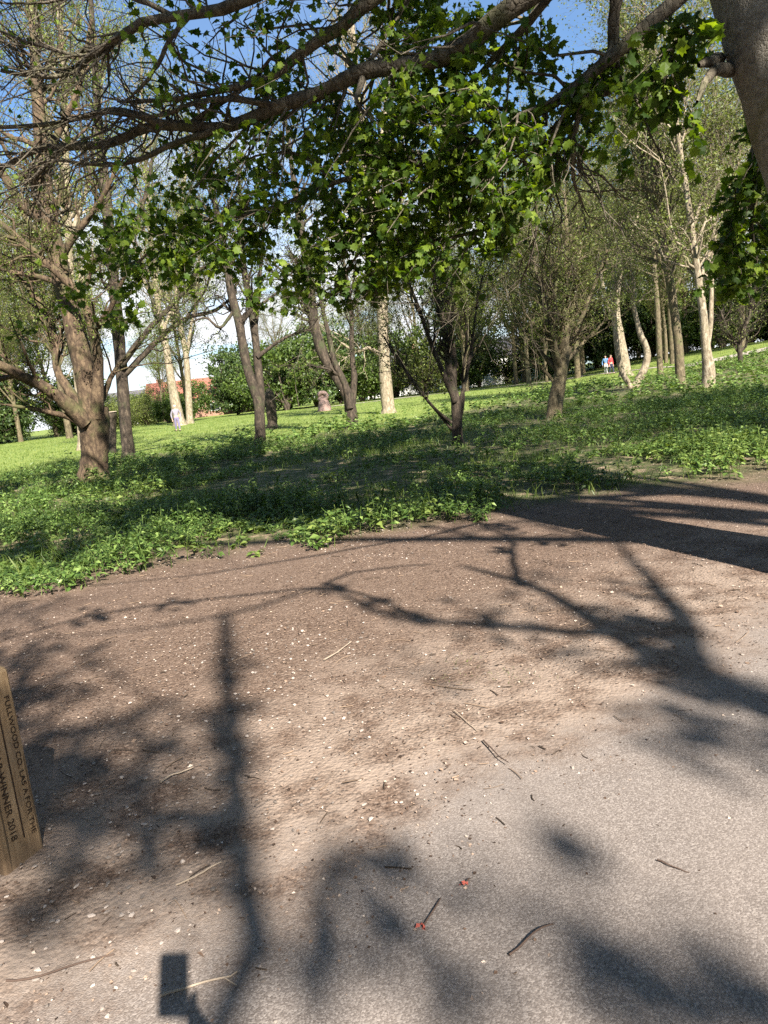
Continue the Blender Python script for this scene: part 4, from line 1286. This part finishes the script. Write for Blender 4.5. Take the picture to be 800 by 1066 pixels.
for n_, (x_, y_, k_, s_) in enumerate([(-12, -9, 0, 2.6), (-15, 0, 2, 2.4), (17, 0, 0, 2.6), (16, -9, 2, 2.2), (-5, -16, 0, 2.4), (3, -20, 2, 2.4), (13, -19, 0, 2.4)]):  # unseen dense evergreens added to cut low sky light reaching the ground
    o = copy_tree(bprot[k_])
    o.location = (x_, y_, float(terr(x_, y_)) - .05)
    o.rotation_euler = (0, 0, n_ * 1.3)
    o.scale = (s_, s_, s_)
    tag(o, 'large dark evergreen added outside the view to block low sky light', 'bush', 'added sky-blocking evergreens')

# ------------------------------------------------------------------ houses far off
def box(mb, c, s, mat=0, rz=0):
    x, y, z = [v / 2 for v in s]
    V = np.array([(-x, -y, -z), (x, -y, -z), (x, y, -z), (-x, y, -z), (-x, -y, z), (x, -y, z), (x, y, z), (-x, y, z)])
    mb.add(V + np.asarray(c, float), [(0, 3, 2, 1), (4, 5, 6, 7), (0, 1, 5, 4), (1, 2, 6, 5), (2, 3, 7, 6), (3, 0, 4, 7)], mat)


M['roof_red'] = plain_mat('red_roof_tiles', (.27, .105, .07), .85, .4, 4)
M['roof_grey'] = plain_mat('grey_slates', (.11, .10, .105), .7, .3, 6)
M['white'] = plain_mat('white_render', (.78, .76, .73), .8, .06, 2)
M['brick'] = plain_mat('brick', (.30, .17, .12), .85, .3, 9)
M['glass'] = plain_mat('dark_glass', (.03, .035, .04), .1, .2, 3, .6)
M['frame'] = plain_mat('window_frame', (.75, .74, .72), .5, .05, 3)


def house(label, loc, w, d, h, rh, wall, roof, rz=0, nw=4):
    r = thing('house', label, 'house', loc)
    r.rotation_euler = (0, 0, rz)
    mb = MB()
    box(mb, (0, 0, h / 2 - .3), (w, d, h + .6))
    V = [(-w / 2, -d / 2, h), (-w / 2, d / 2, h), (-w / 2, 0, h + rh * .93), (w / 2, -d / 2, h), (w / 2, d / 2, h), (w / 2, 0, h + rh * .93)]
    mb.add(V, [(0, 2, 1)])
    mb.add(V, [(3, 4, 5)])
    mb.build('wall', wall, r, smooth=False)
    mb = MB()
    e = .4
    k = rh / (d / 2)
    a, b = d / 2 + e, h - e * k
    x = w / 2 + e
    V = [(-x, -a, b), (x, -a, b), (x, 0, h + rh), (-x, 0, h + rh), (-x, a, b), (x, a, b)]
    V2 = [(p[0], p[1], p[2] + .15) for p in V]
    mb.add(V + V2, [(0, 1, 2, 3), (3, 2, 5, 4), (6, 9, 8, 7), (9, 10, 11, 8), (0, 6, 7, 1), (4, 5, 11, 10), (0, 3, 9, 6), (3, 4, 10, 9), (1, 7, 8, 2), (2, 8, 11, 5)])
    rf = mb.build('roof', roof, r, smooth=False)
    mb = MB()
    box(mb, (w * .3, 0, h + rh + .5), (.9, .9, 1.8))
    box(mb, (w * .3, 0, h + rh + 1.45), (1.05, 1.05, .12))
    mb.build('chimney', M['brick'], rf, smooth=False)
    for i in range(nw):
        xw = -w / 2 + w * (i + .5) / nw
        for zw in ([1.4, 4.0] if h > 4.5 else [1.4]):
            mb = MB()
            box(mb, (xw, -d / 2 - .04, zw + .1), (1.5, .12, 1.4))
            wn = mb.build('window', M['frame'], r, smooth=False)
            mb = MB()
            box(mb, (xw - .34, -d / 2 - .09, zw + .1), (.62, .06, 1.2))
            box(mb, (xw + .34, -d / 2 - .09, zw + .1), (.62, .06, 1.2))
            mb.build('pane', M['glass'], wn, smooth=False)
    return r


hx = at(215, 432, 125)
house('far house with a long red roof beyond the lawn', (hx[0], 125, float(terr(hx[0], 125))), 17, 8, 3.4, 2.8, M['brick'], M['roof_red'], rz=.1)
hx = at(150, 440, 135)
house('far house with a grey roof and pale walls left of the red roof', (hx[0], 135, float(terr(hx[0], 135))), 14, 8, 3.2, 2.6, M['white'], M['roof_grey'], rz=-.15)
hx = at(415, 412, 104)
house('white walled cottage glimpsed behind the straight pale trunk', (hx[0], 104, float(terr(hx[0], 104))), 10, 7, 3.2, 2.2, M['white'], M['roof_grey'], rz=.2, nw=3)
hx = at(525, 385, 110)
house('long white building glimpsed between trees right of centre', (hx[0], 110, float(terr(hx[0], 110)) + .5), 13, 7, 3.6, 2.2, M['white'], M['roof_grey'], rz=-.05)

# low wall in front of the white building
a_, b_ = gp(484, 393), gp(592, 386)
mb = MB()
Pw, _ = resample([a_, (a_ + b_) / 2 + [0, .4, 0], b_], [1, 1, 1], 24)
for i in range(23):
    p, q = Pw[i], Pw[i + 1]
    for (h0, h1, th_) in ((-.3, .85, .18), (.853, .95, .24)):
        n2 = unit(np.array([-(q - p)[1], (q - p)[0], 0])) * th_
        V = [p - n2, q - n2, q + n2, p + n2]
        V = [v + [0, 0, h0] for v in V] + [v + [0, 0, h1] for v in V]
        mb.add(V, [(4, 5, 6, 7), (0, 1, 5, 4), (2, 3, 7, 6)] + ([(3, 0, 4, 7)] if i == 0 else []) + ([(1, 2, 6, 5)] if i == 22 else []))
mb.v = [v - a_ for v in mb.v]
w_ = mb.build('garden_wall', M['brick'], smooth=False)
w_.location = a_
tag(w_, 'low brown garden wall in front of the long white building', 'wall')

# hollow pale stump on the lawn
g = gp(338, 428)
Y = g[1]
hs = 21 * Y / F
r_ = thing('hollow_stump', 'pale pinkish stump with a round hollow end on the sunlit lawn', 'stump', g)
M['pink_wood'] = plain_mat('pink_wood', (.27, .18, .15), .9, .5, 3)
mb = MB()
limb(mb, [(0, .1, -.15), (.05, .05, hs * .25), (-.05, 0, hs * .6)], [hs * .36, hs * .3, hs * .2], 10, 14, .05)
mb.build('trunk', M['pink_wood'], r_)
mb = MB()
mb.add([(math.cos(a_) * hs * .2, -.1, hs * .72 + math.sin(a_) * hs * .18) for a_ in np.arange(12) * math.pi / 6], [list(range(12))])
th = np.linspace(0, 2 * math.pi, 15)
ring = [np.array([math.cos(x_) * hs * .21, -.12, hs * .72 + math.sin(x_) * hs * .18]) for x_ in th]
tubes(mb, np.array(ring)[None], np.full((1, 15), hs * .1), 8)
mb.build('hollow_ring', M['pink_wood'], r_)


# ------------------------------------------------------------------ wooden post
M['post'] = None
m, t, out = new_mat('post_wood')
tc = t.n('ShaderNodeTexCoord').outputs['Object']
mp = t.n('ShaderNodeMapping', {'Vector': tc, 'Scale': (14, 14, 1.2)}).outputs[0]
gr = t.noise(mp, 4, 6, .65, .8)
st = t.noise(tc, 6, 4)
c = t.ramp(gr, [(.3, (.21, .135, .07)), (.5, (.35, .235, .125)), (.7, (.45, .32, .18))])
c = t.mix(t.math('MULTIPLY', t.smooth(st, .5, .7), .45), c, (.25, .20, .14))
cr = t.noise(t.n('ShaderNodeMapping', {'Vector': tc, 'Scale': (60, 60, 1.6)}).outputs[0], 1.0, 3, .5, .3)
c = t.mix(t.math('MULTIPLY', t.smooth(cr, .64, .70), .8), c, (.06, .04, .022))
zf = t.n('ShaderNodeSeparateXYZ', {0: tc}).outputs[2]
zf = t.math('ADD', zf, t.math('MULTIPLY', t.math('SUBTRACT', st, .5), .12))
c = t.mix(t.math('MULTIPLY', t.smooth(zf, .13, .0), .75), c, (.10, .066, .042))
c = t.mix(t.math('MULTIPLY', t.smooth(t.noise(tc, 22, 5, .7), .55, .75), .4), c, (.16, .115, .07))
bp = t.n('ShaderNodeBump', {'Strength': .5, 'Distance': .004, 'Height': t.math('SUBTRACT', gr, t.smooth(cr, .62, .70))})
p = t.n('ShaderNodeBsdfPrincipled', {'Base Color': c, 'Roughness': .75, 'Normal': bp.outputs[0]})
t.nt.links.new(p.outputs[0], out.inputs[0])
M['post'] = m
M['letter'] = plain_mat('burnt_letter', (.045, .028, .018), .8, .4, 60)
pr_, pl_ = [CAM + ray(*q_) * (-H / ray(*q_)[2]) for q_ in ((48, 888), (13, 912))]
ex = unit((pr_ - pl_) * [1, 1, 0])                   # along the lettered face
ez = np.array([0, 0, 1.0])
ey = np.cross(ez, ex)                                # into the post
W = .15
pl_ = pr_ - ex * W
PH = .665
post = thing('wooden_post', 'square pale wooden post with carved lettering down one face', 'post', pl_)
ang = math.atan2(ex[1], ex[0])
post.rotation_euler = (0, 0, ang)
post.location.z = .01
mb = MB()
bv = .008


def ringxy(i, z):
    a, b = i, W - i
    c_ = bv
    return [(a + c_, a, z), (b - c_, a, z), (b, a + c_, z), (b, b - c_, z), (b - c_, b, z), (a + c_, b, z), (a, b - c_, z), (a, a + c_, z)]


rings = [ringxy(0, z) for z in np.linspace(-.3, PH, 14)] + [ringxy(.006, PH + .012), ringxy(.05, PH + .05), ringxy(.062, PH + .056)]
nr = len(rings)
mb.add(np.array(rings).reshape(-1, 3), [[i * 8 + k, i * 8 + (k + 1) % 8, (i + 1) * 8 + (k + 1) % 8, (i + 1) * 8 + k] for i in range(nr - 1) for k in range(8)])
mb.f.append((np.array([[(nr - 1) * 8 + k for k in range(8)]]), 0))
mb.build('shaft', M['post'], post, smooth=False)
# carved groove between the two rows
mb = MB()
box(mb, (.087, -.0004, .34), (.0045, .0022, .50))
mb.build('groove', M['letter'], post, smooth=False)


def text(body, size, x, ztop, length, name):
    cu = bpy.data.curves.new(name, 'FONT')
    cu.body = body
    cu.size = size
    cu.extrude = .0008
    o = bpy.data.objects.new('tmp', cu)
    COL.objects.link(o)
    bpy.context.view_layer.update()
    me = bpy.data.meshes.new_from_object(o.evaluated_get(bpy.context.evaluated_depsgraph_get()))
    bpy.data.objects.remove(o)
    V = np.array([v.co for v in me.vertices])
    k = length / V[:, 0].max()
    # reading down the post, tops of letters to the right
    for v in me.vertices:
        a, b, c_ = v.co
        v.co = (x + b, -.0012 - c_, ztop - a * k)
    me.materials.clear()
    me.materials.append(M['letter'])
    me.name = name
    q = bpy.data.objects.new(name, me)
    COL.objects.link(q)
    q.parent = post
    return q


text('FULLWOOD CO. LAS A FOR THE', .024, .116, .585, .50, 'lettering')
text('FOUR YEAR WINNER 2018', .032, .042, .56, .46, 'lettering')


# ------------------------------------------------------------------ people
M['skin'] = plain_mat('skin', (.50, .32, .24), .55, .08, 4)
for nm, c_ in (('hair', (.05, .035, .025)), ('grey_hair', (.5, .48, .45)), ('red_cloth', (.42, .05, .05)), ('blue_cloth', (.10, .20, .36)), ('navy_cloth', (.03, .035, .06)),
               ('lilac_cloth', (.16, .14, .23)), ('white_cloth', (.6, .58, .58)), ('pale_cloth', (.22, .2, .23)), ('shoe', (.04, .035, .03)), ('grey_cloth', (.16, .16, .17))):
    M[nm] = plain_mat(nm, c_, .85, .12, 6)


def skinned(name, V, E, R, mat, parent, root=0, sub=2):
    me = bpy.data.meshes.new(name)
    me.from_pydata([tuple(v) for v in V], E, [])
    me.materials.append(mat)
    o = bpy.data.objects.new(name, me)
    COL.objects.link(o)
    o.parent = parent
    sk = o.modifiers.new('skin', 'SKIN')
    sk.use_smooth_shade = True
    lay = me.skin_vertices[0].data if len(me.skin_vertices) else None
    if lay is None:
        bpy.context.view_layer.objects.active = o
        me.attributes  # layer is created with the modifier below
    for i, r in enumerate(R):
        rr = r if isinstance(r, tuple) else (r, r)
        me.skin_vertices[0].data[i].radius = rr
    me.skin_vertices[0].data[root].use_root = True
    ss_ = o.modifiers.new('sub', 'SUBSURF')
    ss_.levels = ss_.render_levels = sub
    return o


def chains(cs):
    V, E, R, idx = [], [], [], {}
    for ch in cs:
        prev = None
        for p, r in ch:
            k = tuple(np.round(p, 4))
            if k not in idx:
                idx[k] = len(V)
                V.append(p)
                R.append(r)
            i = idx[k]
            if prev is not None and prev != i:
                E.append((prev, i))
            prev = i
    return V, E, R


def person(label, loc, rz, top, legs, hair, hands=None, stride=.1, group=None):
    """faces -y before rotation, 1.72 m tall"""
    r = thing('person', label, 'person', loc, group)
    r.rotation_euler = (0, 0, rz)
    A = lambda *q: np.array(q)
    pel, ch, nk, hd = A(0, 0, .95), A(0, .01, 1.28), A(0, .01, 1.45), A(0, -.02, 1.62)
    wl = hands[0] if hands else A(.27, -.02, .82)
    wr = hands[1] if hands else A(-.27, -.02, .82)
    shl, shr = A(.18, .02, 1.40), A(-.18, .02, 1.40)

    def elbow(s, w):
        mid = (s + w) / 2
        d = w - s
        L = np.linalg.norm(d)
        o = max(.31 ** 2 - (L / 2) ** 2, .0004) ** .5
        out_ = A(math.copysign(.55, s[0]), .25, -.8)
        out_ = out_ - d * out_.dot(d) / L ** 2
        return mid + unit(out_) * o
    el, er = elbow(shl, wl), elbow(shr, wr)
    kl, kr = A(.10, -stride * .6, .50), A(-.10, stride * .3, .50)
    al, ar = A(.11, -stride, .09), A(-.11, stride, .09)
    fl, fr_ = al + A(.01, -.16, -.05), ar + A(-.01, -.16, -.05)
    hl, hr = A(.09, 0, .90), A(-.09, 0, .90)
    body = [[(pel, .12), (ch, (.14, .11)), (nk, .055), (A(0, 0, 1.52), .055), (A(0, -.01, 1.60), (.078, .09)), (A(0, -.005, 1.67), (.07, .085))],
            [(A(0, -.01, 1.60), (.078, .09)), (A(0, -.10, 1.585), .018)],
            [(ch, (.14, .11)), (shl, .055), (el, .042), (wl, .03)], [(ch, (.14, .11)), (shr, .055), (er, .042), (wr, .03)],
            [(pel, .12), (hl, .09), (kl, .056), (al, .038), (fl, .03)], [(pel, .12), (hr, .09), (kr, .056), (ar, .038), (fr_, .03)]]
    for s_, w, e in ((1, wl, el), (-1, wr, er)):
        d = unit(w - e)
        side = unit(np.cross(d, A(0, 1, .2)))
        palm = w + d * .07
        body.append([(w, .03), (palm, (.034, .018))])
        for q in range(4):
            o_ = side * (q - 1.5) * .019
            c_ = .035 * (1 if q in (1, 2) else .8)
            body.append([(palm, (.034, .018)), (palm + o_ + d * .03, .0095), (palm + o_ + d * (.03 + c_) + A(0, -.012, -.004), .0085), (palm + o_ + d * (.025 + c_ * 1.6) + A(0, -.03, -.01), .0075)])
        body.append([(w + d * .02, .026), (w + d * .045 - side * .035, .012), (w + d * .075 - side * .05, .01)])
    skinned('body', *chains(body), M['skin'], r)
    skinned('jacket', *chains([[(pel + A(0, 0, .0), (.155, .12)), (A(0, .005, 1.1), (.15, .12)), (ch, (.165, .13)), (A(0, .01, 1.43), (.085, .08))],
                               [(ch, (.165, .13)), (shl, .075), (el, .06), (wl * .92 + el * .08, .045)], [(ch, (.165, .13)), (shr, .075), (er, .06), (wr * .92 + er * .08, .045)]]), M[top], r)
    skinned('trousers', *chains([[(pel + A(0, 0, .05), (.14, .11)), (pel - A(0, 0, .04), (.14, .115)), (hl - A(0, 0, .08), .098), (kl, .074), (al + A(0, 0, .03), .058)],
                                 [(pel - A(0, 0, .04), (.14, .115)), (hr - A(0, 0, .08), .098), (kr, .074), (ar + A(0, 0, .03), .058)]]), M[legs], r)
    skinned('hair', *chains([[(A(0, .035, 1.60), (.075, .07)), (A(0, .02, 1.68), (.085, .088)), (A(0, .0, 1.71), (.06, .06))]]), M[hair], r)
    for a_, f_ in ((al, fl), (ar, fr_)):
        skinned('shoe', *chains([[(a_ + A(0, .05, -.045), .042), (a_ + A(0, -.05, -.045), .045), (f_ + A(0, -.03, -.005), .036)]]), M['shoe'], r)
    # face
    for nm, x_, z_, rr_, mt in (('eye', .032, 1.622, .011, 'shoe'), ('eye', -.032, 1.622, .011, 'shoe'), ('ear', .08, 1.605, .022, 'skin'), ('ear', -.08, 1.605, .022, 'skin')):
        mb = MB()
        yy = -.092 if nm == 'eye' else .0
        mb.add(iv * np.array([rr_, rr_ * .6, rr_]) + np.array([x_, yy, z_]), ifc)
        mb.build(nm, M[mt], r)
    mb = MB()
    mb.add(iv * np.array([.024, .008, .006]) + np.array([0, -.093, 1.55]), ifc)
    mb.build('mouth', M['red_cloth'], r)
    return r


g = gp(186, 449)
person('distant person in pale top and lilac trousers on the lawn by the pale leaning trunk', g, .3, 'pale_cloth', 'lilac_cloth', 'grey_hair')
g = gp(637, 389.5)
person('distant person in a red top on the pale footpath', g, .6, 'red_cloth', 'navy_cloth', 'hair', stride=.16)
g = gp(631.5, 390)
person('distant person in a blue top beside the one in red', g, -.4, 'blue_cloth', 'white_cloth', 'hair', stride=.14)

# photographer and phone (their shadow falls at the bottom of the view)
pc_ = CAM - FWD * .012 - RIGHT * .020 - UP * .052
phr = thing('phone', 'phone held out by the photographer and casting the small dark oblong shadow', 'phone', tuple(pc_))
phr.matrix_world = Matrix(((RIGHT[0], UP[0], -FWD[0], pc_[0]), (RIGHT[1], UP[1], -FWD[1], pc_[1]), (RIGHT[2], UP[2], -FWD[2], pc_[2]), (0, 0, 0, 1)))


def slab(w, h, d, r, z):
    mb = MB()
    P = []
    for cx, cy, a0 in ((w / 2 - r, h / 2 - r, 0), (-w / 2 + r, h / 2 - r, 90), (-w / 2 + r, -h / 2 + r, 180), (w / 2 - r, -h / 2 + r, 270)):
        for k in range(6):
            a = rad(a0 + k * 18)
            P.append((cx + r * math.cos(a), cy + r * math.sin(a)))
    n = len(P)
    V = [(x, y, z - d / 2) for x, y in P] + [(x, y, z + d / 2) for x, y in P]
    mb.add(V, [[i, (i + 1) % n, n + (i + 1) % n, n + i] for i in range(n)])
    mb.f.append((np.array([list(range(n))[::-1], list(range(n, 2 * n))]), 0))
    return mb


M['black'] = plain_mat('black_case', (.02, .02, .022), .4, .1, 5)
slab(.078, .16, .009, .012, 0).build('case', M['black'], phr, smooth=False)
slab(.070, .150, .001, .009, .0052).build('screen', M['glass'], phr, smooth=False)
slab(.03, .03, .002, .007, -.0055).build('lens_bump', M['glass'], phr, smooth=False)   # beside the lens the view is taken from
bpos = np.array([.50, -.62, 0])
# person is built facing -y; turned to face +y (rz = pi): local = (-(x-bx), -(y-by))
wrist = pc_ - UP * .115 + RIGHT * .075 - FWD * .035
lw = np.array([-(wrist[0] - bpos[0]), -(wrist[1] - bpos[1]), wrist[2] - .0])
person('photographer in a grey jacket holding the phone out to one side', bpos, math.pi, 'grey_cloth', 'navy_cloth', 'hair',
       hands=(lw, np.array([-.27, -.02, .82])))

# ------------------------------------------------------------------ sky and sun
w = bpy.data.worlds.new('World')
SC.world = w
w.use_nodes = True
t = NT(w.node_tree)
out = t.n('ShaderNodeOutputWorld')
sky = t.n('ShaderNodeTexSky', None, sky_type='NISHITA', sun_disc=False, sun_elevation=SUN_EL, sun_rotation=math.atan2(.339, -.894), air_density=1.0, dust_density=.6, ozone_density=1.6, altitude=50)
d = t.n('ShaderNodeTexCoord').outputs['Generated']
sp = t.n('ShaderNodeSeparateXYZ', {0: d})
zz = t.math('MAXIMUM', sp.outputs[2], .02)
den = t.math('ADD', zz, .12)
cv = t.n('ShaderNodeCombineXYZ', {0: t.math('DIVIDE', sp.outputs[0], den), 1: t.math('DIVIDE', sp.outputs[1], den), 2: 0.0}).outputs[0]
cn = t.noise(cv, .9, 7, .55, .4)
band = t.math('MULTIPLY', t.smooth(zz, .42, .08), .29)
cm = t.smooth(t.math('ADD', cn, band), .56, .80)
skc = t.mix(1.0, sky.outputs[0], (.72, 1.0, 1.22), 'MULTIPLY')
cm = t.math('MAXIMUM', cm, t.math('MULTIPLY_ADD', t.smooth(cn, .3, .7),   .10, .02))
cc = t.mix(cm, skc, (8.0, 8.2, 8.6))
bg = t.n('ShaderNodeBackground', {0: cc, 1: .053})
t.nt.links.new(bg.outputs[0], out.inputs[0])

sl_ = bpy.data.lights.new('sun', 'SUN')
sl_.energy = 5.0
sl_.angle = rad(.53)
sl_.color = (1, .94, .86)
so = bpy.data.objects.new('sun', sl_)
COL.objects.link(so)
so.rotation_euler = Vector(LDIR).to_track_quat('-Z', 'Y').to_euler()

SC.view_settings.view_transform = 'Standard'
SC.view_settings.look = 'None'
SC.view_settings.gamma = 1
SC.view_settings.exposure = 1.6
SC.cycles.max_bounces = 8
SC.cycles.diffuse_bounces = 3
SC.cycles.transmission_bounces = 4
SC.cycles.use_denoising = False
